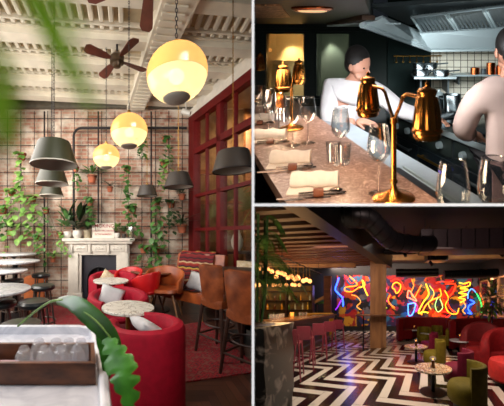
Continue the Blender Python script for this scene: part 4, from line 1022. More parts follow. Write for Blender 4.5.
# ---- range
rg = thing('cooking_range', 'dark cooking range with knobs and oven doors under the steel hood', 'range', (.224, 3.73, 0), -1.148)
mb = MB(); mb.bx(-.25, 2.6, .0, 1.3, 0, .87, .004); mb.build('body', m_rangeb, rg)
mb = MB(); mb.bx(-.27, 2.62, -.03, 1.3, .87, .9, .004); mb.build('top_plate', mat('range_top', '#39444a', .15, metal=.8, var=.1), rg)
mb = MB(); mb.bx(-.27, 2.62, -.045, -.03, .862, .902, .003); mb.build('front_trim', m_steel, rg)
for k in range(5):
    x0 = -.2+.52*k
    mb = MB(); mb.bx(x0+.02, x0+.5, -.018, 0, .70, .84, .004); pn = mb.build('control_panel', m_dgreen, rg)
    for q in (.14, .36):
        mb = MB(); mb.rod((x0+q, -.018, .77), (x0+q, -.05, .77), .03, .026, 16); mb.build('knob', m_steel, pn)
    mb = MB(); mb.bx(x0+.02, x0+.5, -.02, 0, .12, .67, .008); dr = mb.build('oven_door', mat('oven_door', '#141c20', .3, metal=.3), rg)
    mb = MB(); mb.rod((x0+.08, -.06, .62), (x0+.44, -.06, .62), .01); mb.rod((x0+.1, -.06, .62), (x0+.1, -.02, .62), .007); mb.rod((x0+.42, -.06, .62), (x0+.42, -.02, .62), .007); mb.build('handle', m_brass if k == 1 else m_steel_d, dr)
    if k == 1:
        mb = MB(); mb.bx(x0+.34, x0+.37, -.026, -.02, .55, .57); mb.build('display', glow('blue_led', '#5a55ff', 5), dr)
for k in range(4):
    mb = MB(); mb.bx(-.05+.6*k, .42+.6*k, .12, .55, .9, .912, .006); mb.build('hotplate', mat('hotplate', '#20282c', .2, metal=.7), rg)
# pots
def pot(label, u, v, y, r, h, m=None, lid=False, group='pots on the range', handles=True):
    p = at(u, v, y); t = thing('cooking_pot', label, 'pot', p, group=group)
    mb = MB(); mb.lathe([(.001, 0), (r*.96, 0), (r, .008), (r, h), (r*1.04, h+.004), (r*.96, h+.002), (r*.95, .012), (.001, .012)], 24); mb.build('body', m or mat('pot_steel', '#868f90', .25, metal=1, var=.1), t)
    if handles:
        for s in (-1, 1):
            mb = MB(); mb.tube([(s*r, -.02, h*.75), (s*(r+.025), -.02, h*.78), (s*(r+.025), .02, h*.78), (s*r, .02, h*.75)], .004, 5); mb.build('handle', m_steel_d, t)
    if lid:
        mb = MB(); mb.lathe([(r*1.02, h+.004), (r*.6, h+.03), (.015, h+.035), (.015, h+.055), (.001, h+.056)], 24); mb.build('lid', m or m_steel, t)
    return t
sz = .915
def onr(u, y): return at(u, 38+400*(1.6-sz)/y, y)
for u, y, r, h, lb, m, lid in ((452, 3.78, .085, .15, 'tall steel stockpot on the range, biggest of the pots against the tiles', None, False), (439, 3.88, .055, .13, 'narrow steel pot to the left of the tall stockpot', None, True), (430, 3.7, .05, .11, 'small dark steel pot at the far left end of the range', m_steel_d, False), (471, 3.85, .08, .1, 'low wide pot on the range to the right of the stockpot', m_steel_d, False)):
    p = onr(u, y); pot(lb, u, 38+400*(1.6-sz)/y, y, r, h, m, lid)
sh = thing('wall_shelf', 'steel bracket shelf with a stack of steel pans on the tiled wall', 'shelf', (at(434, 76, 3.85).x, 3.95, at(434, 76, 3.85).z))
mb = MB(); mb.bx(-.20, .20, -.2, .2, -.02, 0, .003); mb.build('board', m_steel, sh)
for s in (-.14, .12):
    mb = MB(); mb.bx(s, s+.015, -.16, .2, -.16, -.02); mb.build('bracket', m_steel_d, sh)
shz = at(434, 76, 3.85).z
def pan(label, u, y, z, r, h):
    x = (u-378)/400*y; t = thing('saucepan', label, 'pan', (x, y, z), random.uniform(-1, 1), group='steel pans on the bracket shelf')
    mb = MB(); mb.lathe([(.001, 0), (r*.85, 0), (r, h*.4), (r, h), (r*.96, h), (r*.95, h*.4), (.001, .01)], 22); mb.build('bowl', mat('pan_steel', '#8a9294', .22, metal=1, var=.1), t)
    mb = MB(); mb.rod((r, 0, h*.8), (r+.1, 0, h*.95), .007); mb.build('handle', m_steel_d, t)
pan('wide steel pan at the left front of the bracket shelf', 421, 3.85, shz, .085, .06); pan('wide steel pan at the right front of the bracket shelf', 441, 3.83, shz, .08, .06)
pan('upper left steel pan of the stack on the bracket shelf', 420, 3.88, shz+.065, .07, .06); pan('upper middle steel pan of the stack on the bracket shelf', 431, 3.9, shz+.065, .065, .06)
sh2 = thing('long_shelf', 'thin steel shelf with copper pans on the tiled wall, right of the bracket shelf', 'shelf', (at(480, 78, 3.9).x, 4.05, at(480, 75, 3.9).z))
mb = MB(); mb.bx(-.25, .7, -.14, .12, -.015, 0, .003); mb.build('board', m_steel, sh2)
for s in (-.2, .3):
    mb = MB(); mb.bx(s, s+.012, -.1, .12, -.1, -.015); mb.build('bracket', m_steel_d, sh2)
zz = at(480, 75, 3.9).z
for u, r, h, lb in ((475, .045, .06, 'small copper pan at the left of the long steel shelf'), (484, .03, .05, 'smallest dark pot in the row on the long steel shelf'), (491, .045, .11, 'tall copper pot on the long steel shelf beside the chef'), (501, .045, .085, 'copper pot at the right edge of the long steel shelf')):
    pot(lb, u, 38-(zz-1.6)/3.98*400, 3.98, r, h, m_copper if 'copper' in lb else m_steel_d, group='copper pans on the long shelf', handles=False)
ut = thing('utensil_rail', 'brass utensil rail with small hanging hooks beneath the hood corner', 'rail', (at(418, 56, 4.1).x, 4.14, at(418, 56, 4.1).z))
mb = MB(); mb.rod((-.25, 0, 0), (.25, 0, 0), .006); mb.build('rail', m_brass, ut)
for i in range(7):
    mb = MB(); mb.rod((-.22+.07*i, -.01, 0), (-.22+.07*i, -.01, -.05), .004); mb.ball((-.22+.07*i, -.01, -.06), .012); mb.build('hook', m_brass, ut)
# ---- brass table lamps with two fluted shades
def fluted(prof, n=60, k=12, amp=.07):
    mb = MB(); rings = []
    for r, z, f in prof: rings.append([Vector((r*(1+amp*f*math.cos(k*a))*math.cos(a), r*(1+amp*f*math.cos(k*a))*math.sin(a), z)) for a in [2*PI*i/n for i in range(n)]])
    return mb.loft(rings, cap=False)
def brass_lamp(label, loc, ang, power=1.):
    t = thing('brass_table_lamp', label, 'table lamp', loc, ang, group='brass two-shade lamps on the stone counter')
    mb = MB(); mb.lathe([(.001, 0), (.066, 0), (.067, .006), (.06, .012), (.045, .014), (.03, .02), (.014, .03), (.010, .04), (.001, .04)], 36); mb.build('base', m_gold, t)
    mb = MB(); mb.lathe([(.0085, .03), (.0085, .05), (.0125, .052), (.0125, .06), (.0085, .062), (.0085, .235), (.012, .237), (.012, .25), (.008, .252), (.001, .254)], 18); mb.build('pole', m_gold, t)
    L_ = .178
    for s in (-1, 1):
        mb = MB(); mb.tube([(0, 0, .245), (s*.03, 0, .285), (s*.055, 0, .325), (s*.075, 0, .335), (s*.15, 0, .335)], .0055, 8); mb.build('arm', m_gold, t)
        mb = fluted([(.012, .075, 0), (.022, .073, 0), (.027, .066, 0), (.027, .060, 0), (.0245, .057, 0), (.0245, .053, 0), (.029, .048, .7), (.034, .01, 1), (.0385, -.030, 1), (.037, -.033, 0), (.042, -.037, 0), (.042, -.044, 0), (.038, -.047, 0), (.038, -.054, 0), (.034, -.062, 0), (.031, -.062, 0), (.034, -.036, 0), (.03, .01, 0), (.022, .05, 0), (.001, .055, 0)])
        o = mb.build('lamp_shade', m_gold, t, smooth=50); o.location = (s*L_, 0, .29)
        f = MB(); f.lathe([(.001, .073), (.012, .075), (.005, .08), (.006, .086), (.003, .092), (.001, .093)], 14); ff = f.build('finial', m_gold, o)
        b = MB(); b.ball((0, 0, -.02), .014); b.build('bulb', glow('lamp_bulb', '#ffce8a', 6), o)
        c = Matrix.Rotation(ang, 4, 'Z') @ Vector((s*L_, 0, .26)); c = c+Vector(loc)
        spot('lamp_beam', c, c-Vector((0, 0, 1)), power, 115, (1, .74, .45), .012, .5)
    return t
la = math.atan2(1.08-1.4, .135+.037)
brass_lamp('large brass table lamp with two fluted shades in the front of the stone counter', (.049, 1.24, CT), la, 3.2)
brass_lamp('second brass two-shade lamp, standing mid-way along the stone counter', (-.475, 2.2, CT), -1.6, 4.5)
brass_lamp('farthest brass two-shade lamp at the left edge of the stone counter', (-1.0, 3.2, CT), -1.6, 4)
# ---- wine glasses and tumblers
m_wine = glass_mat('wine_glass', (.97, .97, .96), .5, .02, .06)
def wineglass(u, y, label, sc=1., h=.22):
    t = thing('wine_glass', label, 'wine glass', ((u-378)/400*y, y, CT), group='stemmed wine glasses on the stone counter', sc=sc)
    mb = MB(); mb.lathe([(.004, .10), (.02, .108), (.036, .13), (.039, .15), (.035, .185), (.029, .22), (.0282, .22), (.034, .185), (.038, .15), (.035, .131), (.019, .11), (.001, .106)], 32, cap=False); mb.build('bowl', m_wine, t)
    mb = MB(); mb.lathe([(.001, 0), (.034, 0), (.034, .002), (.008, .006), (.0032, .014), (.003, .09), (.004, .102), (.001, .103)], 24); mb.build('stem', m_wine, t)
    mb = MB(); mb.tube([(.0286*math.cos(a), .0286*math.sin(a), .22) for a in [2*PI*i/28 for i in range(28)]], .0009, 5, cyc=True); mb.build('rim', glass_mat('glass_rim', (.8, .82, .82), .5, .1, .55, .95), t)
    return t
for u, y, lb in ((379, 1.28, 'wine glass standing just left of the front brass lamp'), (340.5, 1.59, 'wine glass behind the pair of tumblers, mid counter'), (292.5, 1.86, 'wine glass in front of the second brass lamp, left of its twin'), (308, 1.9, 'wine glass right of the second brass lamp at the counter edge'),
                 (279, 2.07, 'third of the small glasses in a row near the far lamp, the closest one'), (269, 2.2, 'middle of the row of small wine glasses near the far lamp'), (260, 2.33, 'farthest left wine glass in the row near the far lamp'),
                 (453, .905, 'large wine glass at the lower edge, left one of the two by the steel ledge'), (494, .93, 'large wine glass at the lower right corner of the kitchen view')): wineglass(u, y, lb)
def water_glass(u, y, label):
    t = tag(MB().lathe([(.001, 0), (.026, 0), (.031, .075), (.0295, .075), (.0245, .006), (.001, .006)], 24).build('water_glass', m_wine), label, 'glass', 'small water tumblers on the stone counter'); t.location = ((u-378)/400*y, y, CT)
for u, y, lb in ((333, 1.63, 'left one of the two tumblers beside the wine glass mid counter'), (344, 1.61, 'right one of the two tumblers beside the wine glass mid counter'), (268, 2.5, 'tumbler at the far left of the counter, leftmost'), (275, 2.45, 'tumbler at the far end of the counter, middle one'), (282, 2.4, 'tumbler at the far end of the counter, rightmost')): water_glass(u, y, lb)
# ---- napkins, slates and cutlery
m_nap = mat('cream_napkin', '#eee0d6', .85, var=.04, scale=40)
m_blade = mat('cutlery_steel', '#6a5a50', .25, metal=1, var=.1)
m_lea = mat('leather_band', '#7a3f22', .5, var=.15, scale=30)
def place_setting(u, v, lb, y=None):
    y = 400*(1.6-CT)/(v-38); x = (u-378)/400*y
    n = thing('rolled_napkin', 'cream rolled napkin '+lb, 'napkin', (x, y, CT), .05, group='cream napkins laid along the stone counter')
    mb = MB(); rings = []
    for i in range(9):
        xx = -.078+.0195*i; sq = .9+.1*math.sin(i*1.7)
        rings.append([Vector((xx, .034*sq*math.cos(a)*(1.25), +.027+.027*math.sin(a)*sq)) for a in [2*PI*k/14 for k in range(14)]])
    mb.loft(rings); mb.build('roll', m_nap, n, smooth=60)
    mb = MB(); mb.box((-.005, -.02, .003), (.16, .10, .004), bev=.001); mb.build('folded_flap', m_nap, n)
    c = thing('cutlery_bundle', 'dark cutlery in a leather band before the napkin '+lb.split(',')[0], 'cutlery', (x+.012, y-.085, CT), .16, group='leather-banded cutlery along the stone counter')
    for k, (oy, nm) in enumerate(((-.014, 'knife'), (.002, 'fork'), (.016, 'spoon'))):
        mb = MB(); s_ = -1 if k else 1
        mb.box((0, oy, .006+.002*k), (.1, .006, .003), rz=.04*(k-1), bev=.001)
        if nm == 'knife': mb.box((-.075, oy-.003, .006), (.08, .012, .0015), rz=-.06, bev=.0005)
        elif nm == 'fork':
            for q in range(3): mb.box((.075, oy-.005+.005*q, .01), (.05, .0022, .002))
            mb.box((.052, oy, .01), (.014, .014, .002))
        else: mb.ball((.068, oy+.004, .012), .016, (1.4, 1, .3), 12, 8)
        mb.build(nm, m_blade, c)
    mb = MB(); mb.lathe([(.02, -.016), (.022, 0), (.02, .016), (.017, .016), (.017, -.016), (.02, -.016)], 18, cap=False)
    bmesh.ops.transform(mb.bm, matrix=Matrix.Translation((.012, 0, .014)) @ Matrix.Rotation(PI/2, 4, 'Y') @ Matrix.Diagonal((.6, 1.1, 1, 1)), verts=mb.bm.verts); mb.build('leather_band', m_lea, c)
for u, v, lb in ((315, 187, 'nearest the camera'), (291, 163.5, 'second from the camera'), (270, 139.5, 'third from the camera, left of the second lamp'), (260, 122, 'farthest from the camera, at the left edge')): place_setting(u, v, lb)
# ---- chefs
def chef(name, label, J, heads, hands, jacket, seed, face=1, lower=None):
    t = thing(name, label, 'person', J['pelvis'][0])
    o0 = Vector(J['pelvis'][0]); names = list(J)
    jo = [(tuple(Vector(J[k][0])-o0), J[k][1]) for k in names]; ix = {k: i for i, k in enumerate(names)}
    return t, o0, jo, ix
def person(label, base, loc, rz, pose, m_top, m_low, seed=0):
    """standing figure: pose gives joint positions in metres relative to the feet point"""
    t = thing('person', label, 'person', loc, rz, sc=seed or 1.)
    P = dict(pose); names = list(P); ix = {k: i for i, k in enumerate(names)}
    rad = dict(pelvis=(.12, .09), waist=(.10, .08), chest=(.12, .085), neck=.05, head0=.06, shL=.05, shR=.05, elL=.04, elR=.04, wrL=.035, wrR=.035, hipL=.09, hipR=.09, knL=.06, knR=.06, anL=.045, anR=.045)
    up = ['pelvis', 'waist', 'chest', 'neck', 'head0', 'shL', 'elL', 'wrL', 'shR', 'elR', 'wrR', 'hipL', 'knL', 'anL', 'hipR', 'knR', 'anR']
    J = [(P[k], rad[k]) for k in up]; q = {k: i for i, k in enumerate(up)}
    E = [('pelvis', 'waist'), ('waist', 'chest'), ('chest', 'neck'), ('neck', 'head0'), ('chest', 'shL'), ('shL', 'elL'), ('elL', 'wrL'), ('chest', 'shR'), ('shR', 'elR'), ('elR', 'wrR'), ('pelvis', 'hipL'), ('hipL', 'knL'), ('knL', 'anL'), ('pelvis', 'hipR'), ('hipR', 'knR'), ('knR', 'anR')]
    body = skin_body('body', J, [(q[a], q[b]) for a, b in E], m_skin, t)
    # jacket and trousers: the same figure a little fuller
    ju = ['waist', 'chest', 'shL', 'elL', 'shR', 'elR', 'cuL', 'cuR', 'hem', 'collar']
    P['cuL'] = Vector(P['elL']).lerp(Vector(P['wrL']), .8); P['cuR'] = Vector(P['elR']).lerp(Vector(P['wrR']), .8)
    P['hem'] = Vector(P['pelvis'])+Vector((0, 0, -.03)); P['collar'] = Vector(P['chest']).lerp(Vector(P['neck']), .7)
    r2 = dict(waist=(.16, .125), chest=(.185, .14), shL=.088, shR=.088, elL=.07, elR=.07, cuL=.052, cuR=.052, hem=(.17, .13), collar=.075)
    q2 = {k: i for i, k in enumerate(ju)}; E2 = [('waist', 'chest'), ('hem', 'waist'), ('chest', 'shL'), ('shL', 'elL'), ('elL', 'cuL'), ('chest', 'shR'), ('shR', 'elR'), ('elR', 'cuR'), ('chest', 'collar')]
    skin_body('chef_jacket', [(tuple(P[k]), r2[k]) for k in ju], [(q2[a], q2[b]) for a, b in E2], m_top, t)
    lo = ['pelvis', 'hipL', 'knL', 'anL', 'hipR', 'knR', 'anR']; r3 = dict(pelvis=(.165, .13), hipL=.11, hipR=.11, knL=.08, knR=.08, anL=.065, anR=.065)
    q3 = {k: i for i, k in enumerate(lo)}; E3 = [('pelvis', 'hipL'), ('hipL', 'knL'), ('knL', 'anL'), ('pelvis', 'hipR'), ('hipR', 'knR'), ('knR', 'anR')]
    skin_body('trousers', [(tuple(P[k]), r3[k]) for k in lo], [(q3[a], q3[b]) for a, b in E3], m_low, t)
    for k in ('anL', 'anR'):
        mb = MB(); a = Vector(P[k]); mb.ball((a.x, a.y-.06, .045), .06, (.8, 2.0, .72), 14, 8); mb.build('shoe', m_black, t)
    # head: skull, nose, ears, eyes, hair
    hc = Vector(P['head']); d = (hc-Vector(P['neck'])).normalized(); yaw = P.get('yaw', 0.)
    rot = Vector((0, 0, 1)).rotation_difference(d).to_euler(); Mh = Matrix.Translation(hc) @ rot.to_matrix().to_4x4() @ Matrix.Rotation(yaw, 4, 'Z')
    def hm(mb): bmesh.ops.transform(mb.bm, matrix=Mh, verts=mb.bm.verts); return mb
    mb = MB(); mb.ball((0, 0, .02), .1, (.78, .95, 1.05), 24, 16); mb.ball((0, -.03, -.055), .065, (.85, .95, .95), 18, 12); mb.rod((0, -.088, .01), (0, -.112, -.025), .008, .014, 8)
    for s in (-1, 1): mb.ball((s*.08, .0, -.005), .022, (.4, .8, 1.3), 10, 8)
    hm(mb).build('head', m_skin, t)
    mb = MB(); mb.ball((0, .018, .045), .104, (.82, .97, 1.0), 24, 16); mb.ball((0, .06, -.0), .075, (.95, .7, 1.1), 16, 10); hm(mb).build('hair', m_hair, t, smooth=180)
    for s in (-1, 1): mb = MB(); mb.ball((s*.03, -.085, .012), .011, (1, .5, .7), 10, 6); hm(mb).build('eye', m_black, t)
    mb = MB(); mb.ball((0, -.09, -.06), .02, (1.1, .3, .28), 10, 6); hm(mb).build('mouth', mat('lips', '#8a4a40', .5), t)
    for s, wr, el in (('L', 'wrL', 'elL'), ('R', 'wrR', 'elR')):     # hands: palm, four fingers, thumb
        a = Vector(P[wr]); dd = (a-Vector(P[el])).normalized(); sd = dd.cross(Vector((0, 0, 1))).normalized(); up_ = sd.cross(dd)
        pts = [(a, .028), (a+dd*.045, .034), (a+dd*.085, .032)]; ed = [(0, 1), (1, 2)]
        for k in range(4):
            o_ = (k-1.5)*.019; L_ = (.062, .075, .07, .055)[k]; b0 = len(pts)
            pts += [(a+dd*.1+sd*o_, .0105), (a+dd*(.1+L_*.5)+sd*o_*1.05-up_*.01, .0095), (a+dd*(.1+L_*.9)+sd*o_*1.05-up_*.034, .008)]
            ed += [(2, b0), (b0, b0+1), (b0+1, b0+2)]
        b0 = len(pts); pts += [(a+dd*.045+sd*.035-up_*.008, .012), (a+dd*.075+sd*.055-up_*.02, .010), (a+dd*.1+sd*.058-up_*.035, .008)]; ed += [(1, b0), (b0, b0+1), (b0+1, b0+2)]
        skin_body('hand', [(tuple(p), r) for p, r in pts], ed, m_skin, t, sub=1)
    return t, P
# left: bending over towards the stove, arms reaching right
pose = dict(pelvis=(-.10, 0, .86), waist=(-.05, 0, 1.0), chest=(.02, -.02, 1.17), neck=(.05, -.04, 1.31), head0=(.06, -.06, 1.36), head=(.065, -.07, 1.40),
            shL=(-.15, -.02, 1.22), elL=(-.14, -.2, 1.0), wrL=(.06, -.3, 1.02), shR=(.2, -.0, 1.2), elR=(.38, -.08, 1.06), wrR=(.58, -.12, 1.02),
            hipL=(-.2, 0, .8), knL=(-.2, -.03, .45), anL=(-.2, 0, .08), hipR=(0, 0, .8), knR=(0, -.03, .45), anR=(0, 0, .08), yaw=.9)
t, P = person('chef in a white jacket leaning towards the stove behind the stone counter', None, ((350-378)/400*3.05, 3.05, 0), 0, pose, m_jacket, m_apron)
pose = dict(pelvis=(0, 0, .93), waist=(0, 0, 1.07), chest=(0, .02, 1.25), neck=(0, .03, 1.40), head0=(0, .02, 1.45), head=(.0, .03, 1.52),
            shL=(-.19, 0, 1.31), elL=(-.25, .12, 1.07), wrL=(-.12, .30, 1.0), shR=(.19, 0, 1.31), elR=(.27, .1, 1.07), wrR=(.14, .28, 1.0),
            hipL=(-.09, 0, .87), knL=(-.1, .0, .48), anL=(-.1, 0, .08), hipR=(.09, 0, .87), knR=(.1, 0, .48), anR=(.1, 0, .08), yaw=PI)
t, P = person('chef seen from behind at the right edge in a white jacket and dark apron', None, (.74, 2.2, 0), .1, pose, mat('warm_lit_jacket', '#b8a097', .8, var=.06, scale=5), m_apron)  # pinkish tone puts warm light into the white jacket's colour
mb = MB(); rows = [[Vector((-.17+.05*i, -.145-.02*math.sin(i*2.1)+(.03 if k == 0 else 0), .96-.055*k)) for i in range(4)] for k in range(6)]
rows2 = [[p+Vector((0, .012, 0)) for p in r] for r in rows]
for k in range(6): pass
mb.loft([r+r2[::-1] for r, r2 in zip(rows, rows2)]); mb.build('apron_towel', mat('pink_towel', '#b08b84', .9), t)

# ================================================================== LOWER RIGHT ROOM: lounge with neon mural
use(LNG); at = LNG.at; on = LNG.on
ORD = ['first', 'second', 'third', 'fourth', 'fifth', 'sixth', 'seventh', 'eighth', 'ninth', 'tenth', 'eleventh', 'twelfth', 'thirteenth', 'fourteenth', 'fifteenth', 'sixteenth', 'seventeenth']
m_hb = herringbone_mat('black_white_herringbone', ['#0b0a0b', '#cdc3b3'], .16, 6, .245, '#1a1716', .22, gw=.03)
m_dark = mat('black_paint', '#0a090a', .55, var=.1)
m_slat = wood_mat('stained_ceiling_wood', '#4a2412', '#6d3a1e', (2, 12, 12), .5)
m_oak = wood_mat('pale_oak', '#8e6240', '#b08257', (3, 12, 3), .55)
m_oakc = wood_mat('column_oak', '#7d5537', '#a37448', (10, 10, 1.5), .55)
m_duct = mat('black_duct', '#0d0c0f', .4, metal=.5, var=.15)
m_bench = mat('oxblood_velvet', '#68080c', .7, var=.15, scale=14, spec=.2)
m_burg = mat('burgundy_velvet', '#5f0c24', .7, var=.12, scale=14, spec=.2)
m_green = mat('olive_velvet', '#5f5314', .75, var=.12, scale=14, spec=.15)
m_stool = mat('burgundy_moulded_plastic', '#74202f', .45, var=.05)
m_terr = cells_mat('terrazzo', ['#b8a688', '#6e6250', '#c9bda4', '#8d6f4d', '#3a3430', '#a89a86', '#a8845e'], 60, .25)
m_rock = mat('black_marble', '#8d8178', .35, scale=5, col2='#121111')
m_rock.node_tree.nodes['Color Ramp'].color_ramp.elements[0].position = .52; m_rock.node_tree.nodes['Color Ramp'].color_ramp.elements[1].position = .64; m_rock.node_tree.nodes['Noise Texture'].inputs['Detail'].default_value = 9; m_rock.node_tree.nodes['Noise Texture'].inputs['Distortion'].default_value = 1.
WY = 12.0
mb = MB(); mb.bx(-7, 8, .4, WY+.2, -.05, 0); struct('floor', mb, m_hb)
mb = MB(); mb.bx(-7, 8, WY, WY+.15, 0, 4.1); struct('wall_back', mb, m_dark)
mb = MB(); mb.bx(-7, 8, .4, WY+.1, 4.05, 4.15); struct('ceiling', mb, m_dark)
mb = MB(); mb.bx(-6.9, -6.8, .4, WY, 0, 4.1); struct('wall_left', mb, m_dark)
# mural: sprayed colour fields on the back wall
m_mur, nt, N, L = new_mat('mural_paint'); b = N['Principled BSDF']; b.inputs['Roughness'].default_value = .6
v = rest(nt, (1, 1, 1)); n1 = N.new('ShaderNodeTexNoise'); n1.inputs['Scale'].default_value = 1.3; n1.inputs['Detail'].default_value = 3; L.new(v, n1.inputs[0])
mx = N.new('ShaderNodeMix'); mx.data_type = 'RGBA'; mx.blend_type = 'LINEAR_LIGHT'; mx.inputs[0].default_value = .8; L.new(v, mx.inputs[6]); L.new(n1.outputs['Color'], mx.inputs[7])
vo = N.new('ShaderNodeTexVoronoi'); vo.inputs['Scale'].default_value = 2.6; L.new(mx.outputs[2], vo.inputs['Vector'])
sp = N.new('ShaderNodeSeparateColor'); L.new(vo.outputs['Color'], sp.inputs[0])
r = N.new('ShaderNodeValToRGB'); r.color_ramp.interpolation = 'CONSTANT'; e = r.color_ramp.elements
cs = ['#8e0e14', '#0c070c', '#b84a10', '#2a0e40', '#a01418', '#c08a18', '#141c4a', '#5a0c24', '#55555c', '#15090f', '#a82a14', '#0a0a10', '#8a1e44', '#225a80']
while len(e) < len(cs): e.new(.5)
for i, c in enumerate(cs): e[i].position = i/len(cs); e[i].color = (*rgb(c), 1)
L.new(sp.outputs[0], r.inputs[0]); L.new(r.outputs[0], b.inputs['Base Color'])
mb = MB(); x0, x1 = at(337, 300, WY).x, at(487, 300, WY).x; mb.bx(x0, x1, WY-.03, WY, .3, 3.35)
o = mb.build('mural_panel', m_mur); tag(o, 'colourful sprayed mural covering the far wall behind the neon tubes', 'mural')
area('mural_light', (1.8, 10.6, 3.3), (1.8, WY, 1.7), 8, .3, 260, (1, .78, .65))
# ---- neon tubes
def neon(label, col, pts, src, s=7, r=.035, cyc=False):
    u0, v0, sc = src; P = [at(u0+x/sc, v0+y/sc, WY-.14) for x, y in pts]; c = P[0].copy(); c.y = WY-.14
    m = glow('neon_'+col.lstrip('#'), col, s*.75, .5); r *= .8; t = thing('neon_tube', label, 'neon light', c, group=None)
    Q = curve([p-c for p in P], 5) if not cyc else [p-c for p in P]
    mb = MB(); mb.tube(Q, r, 8, cyc=cyc); mb.build('tube', m, t, smooth=60)
    mb = MB()
    for k in (0, len(Q)//2, -1): mb.rod(Q[k], Q[k]+Vector((0, .12, 0)), .018, n=6)
    mb.build('bracket', m_black, t)
A_ = (330, 268, 5.6); B_ = (410, 268, 5.36)
neon('wavy blue neon line at the far left of the mural', '#2f5cff', [(50, 55), (38, 90), (30, 122), (52, 148), (70, 170), (74, 215)], A_, 7, .05)
neon('short violet neon stroke below the wavy blue line', '#a02fff', [(78, 160), (60, 185), (45, 215), (30, 235)], A_, 2.5, .03)
neon('orange curling neon line to the right of the blue one', '#ff7a14', [(108, 45), (152, 88), (135, 102), (88, 108), (85, 128), (125, 132), (165, 105)], A_, 6)
neon('yellow looping neon line just left of the column', '#ffb82a', [(165, 110), (195, 95), (180, 68), (195, 120), (212, 155)], A_, 5)
neon('red neon arc high on the left of the mural', '#ff2a14', [(80, 40), (100, 62), (120, 85), (150, 70)], A_, 4)
neon('orange neon head shape right of the column', '#ff8a1e', [(352, 92), (372, 80), (395, 95), (390, 125), (372, 142), (362, 120), (350, 112), (352, 92)], A_, 6)
neon('orange neon squiggle low beside the column', '#ff6a1e', [(338, 150), (325, 175), (335, 200), (362, 222)], A_, 6)
neon('pink neon triangle between the orange head and the blue box', '#ff7a5a', [(432, 165), (440, 125), (462, 150), (485, 185), (450, 170), (432, 165)], A_, 5)
neon('blue neon box in the middle of the mural', '#3f7bff', [(437, 202), (478, 200), (462, 258), (440, 262), (437, 202)], A_, 8)
neon('yellow neon figure outline right of the blue box', '#ffc42a', [(85, 85), (100, 140), (70, 185), (45, 240), (70, 235), (98, 240)], B_, 6)
neon('orange neon drape line in the right half of the mural', '#ff8a1e', [(160, 110), (165, 150), (120, 170), (85, 200), (60, 252)], B_, 5)
neon('pale green neon cone outline in the right half of the mural', '#b8ff8a', [(150, 155), (135, 200), (150, 235), (175, 210), (160, 165)], B_, 3, .025)
neon('red neon zigzag to the left of the yellow wing', '#ff3010', [(188, 85), (242, 88), (230, 130), (200, 170), (215, 215), (245, 240)], B_, 6)
neon('orange neon frame line beneath the red zigzag', '#ffa01e', [(185, 120), (205, 160), (190, 200), (210, 240), (250, 245), (262, 215)], B_, 5)
neon('yellow striped neon wing near the right of the mural', '#ffd02a', [(262, 78), (290, 84), (320, 76), (316, 96), (270, 108), (312, 116), (262, 134), (305, 142), (262, 160), (296, 168), (268, 186)], B_, 5, .028)
neon('deep blue neon swirl right of the yellow wing', '#2a50ff', [(322, 170), (345, 185), (318, 200), (312, 222), (330, 245), (308, 240)], B_, 8, .045)
neon('light blue neon arc above the deep blue swirl', '#5a9aff', [(310, 165), (312, 135), (330, 112), (352, 130)], B_, 4)
neon('green neon bow line near the right end of the mural', '#3aff6a', [(355, 135), (372, 165), (384, 200), (380, 240)], B_, 4)
neon('orange upright neon line at the right end of the mural', '#ff6a2a', [(372, 130), (392, 180), (390, 240)], B_, 3)
neon('red fish shaped neon outline low over the back of the curved sofa', '#ff2010', [(128, 248), (150, 240), (185, 234), (215, 246), (200, 262), (160, 252), (120, 258)], B_, 6)
neon('pink neon curve directly right of the column top', '#ff4a8a', [(290, 60), (300, 95), (318, 120), (305, 160), (322, 190)], A_, 3, .025)
neon('yellow-green neon stroke low beside the column edge', '#c8ff3a', [(300, 150), (310, 175), (300, 200), (318, 225)], A_, 3, .025)
neon('red neon loop around the orange head shape', '#ff2a1e', [(340, 75), (370, 62), (402, 80), (405, 125), (382, 160)], A_, 4, .025)
neon('orange neon flame line left of the yellow figure', '#ff7a1e', [(8, 60), (20, 95), (6, 130), (22, 160), (45, 120), (62, 90)], B_, 5, .028)
neon('magenta neon curve below the orange flame line', '#ff3aa0', [(20, 180), (40, 205), (30, 235), (52, 215)], B_, 3, .025)
neon('amber neon bend between the yellow figure and the drape line', '#ffb04a', [(105, 95), (128, 130), (118, 165), (98, 190), (112, 222)], B_, 4, .028)
neon('scarlet neon stripe along the top of the mural right of centre', '#ff3a1a', [(140, 80), (170, 72), (200, 76), (235, 70)], B_, 4, .028)
neon('orange neon wave inside the yellow wing', '#ff9a2a', [(285, 180), (298, 205), (282, 228), (296, 245)], B_, 4, .028)
neon('amber neon wave across the white painted figure left of the column', '#ffa03a', [(120, 150), (150, 160), (172, 190), (150, 215), (175, 235)], A_, 3, .025)
point('neon_blue_spill', at(341, 292, 11.4), 22, (.3, .3, 1), .3); point('neon_orange_spill', at(440, 292, 11.2), 40, (1, .4, .12), .5)
spot('blue_wash', at(348, 262, 8.4), on(345, 345), 320, 30, (.3, .15, 1), .05); spot('violet_wash', at(410, 262, 7.5), on(411, 358), 120, 26, (.45, .15, 1), .05)
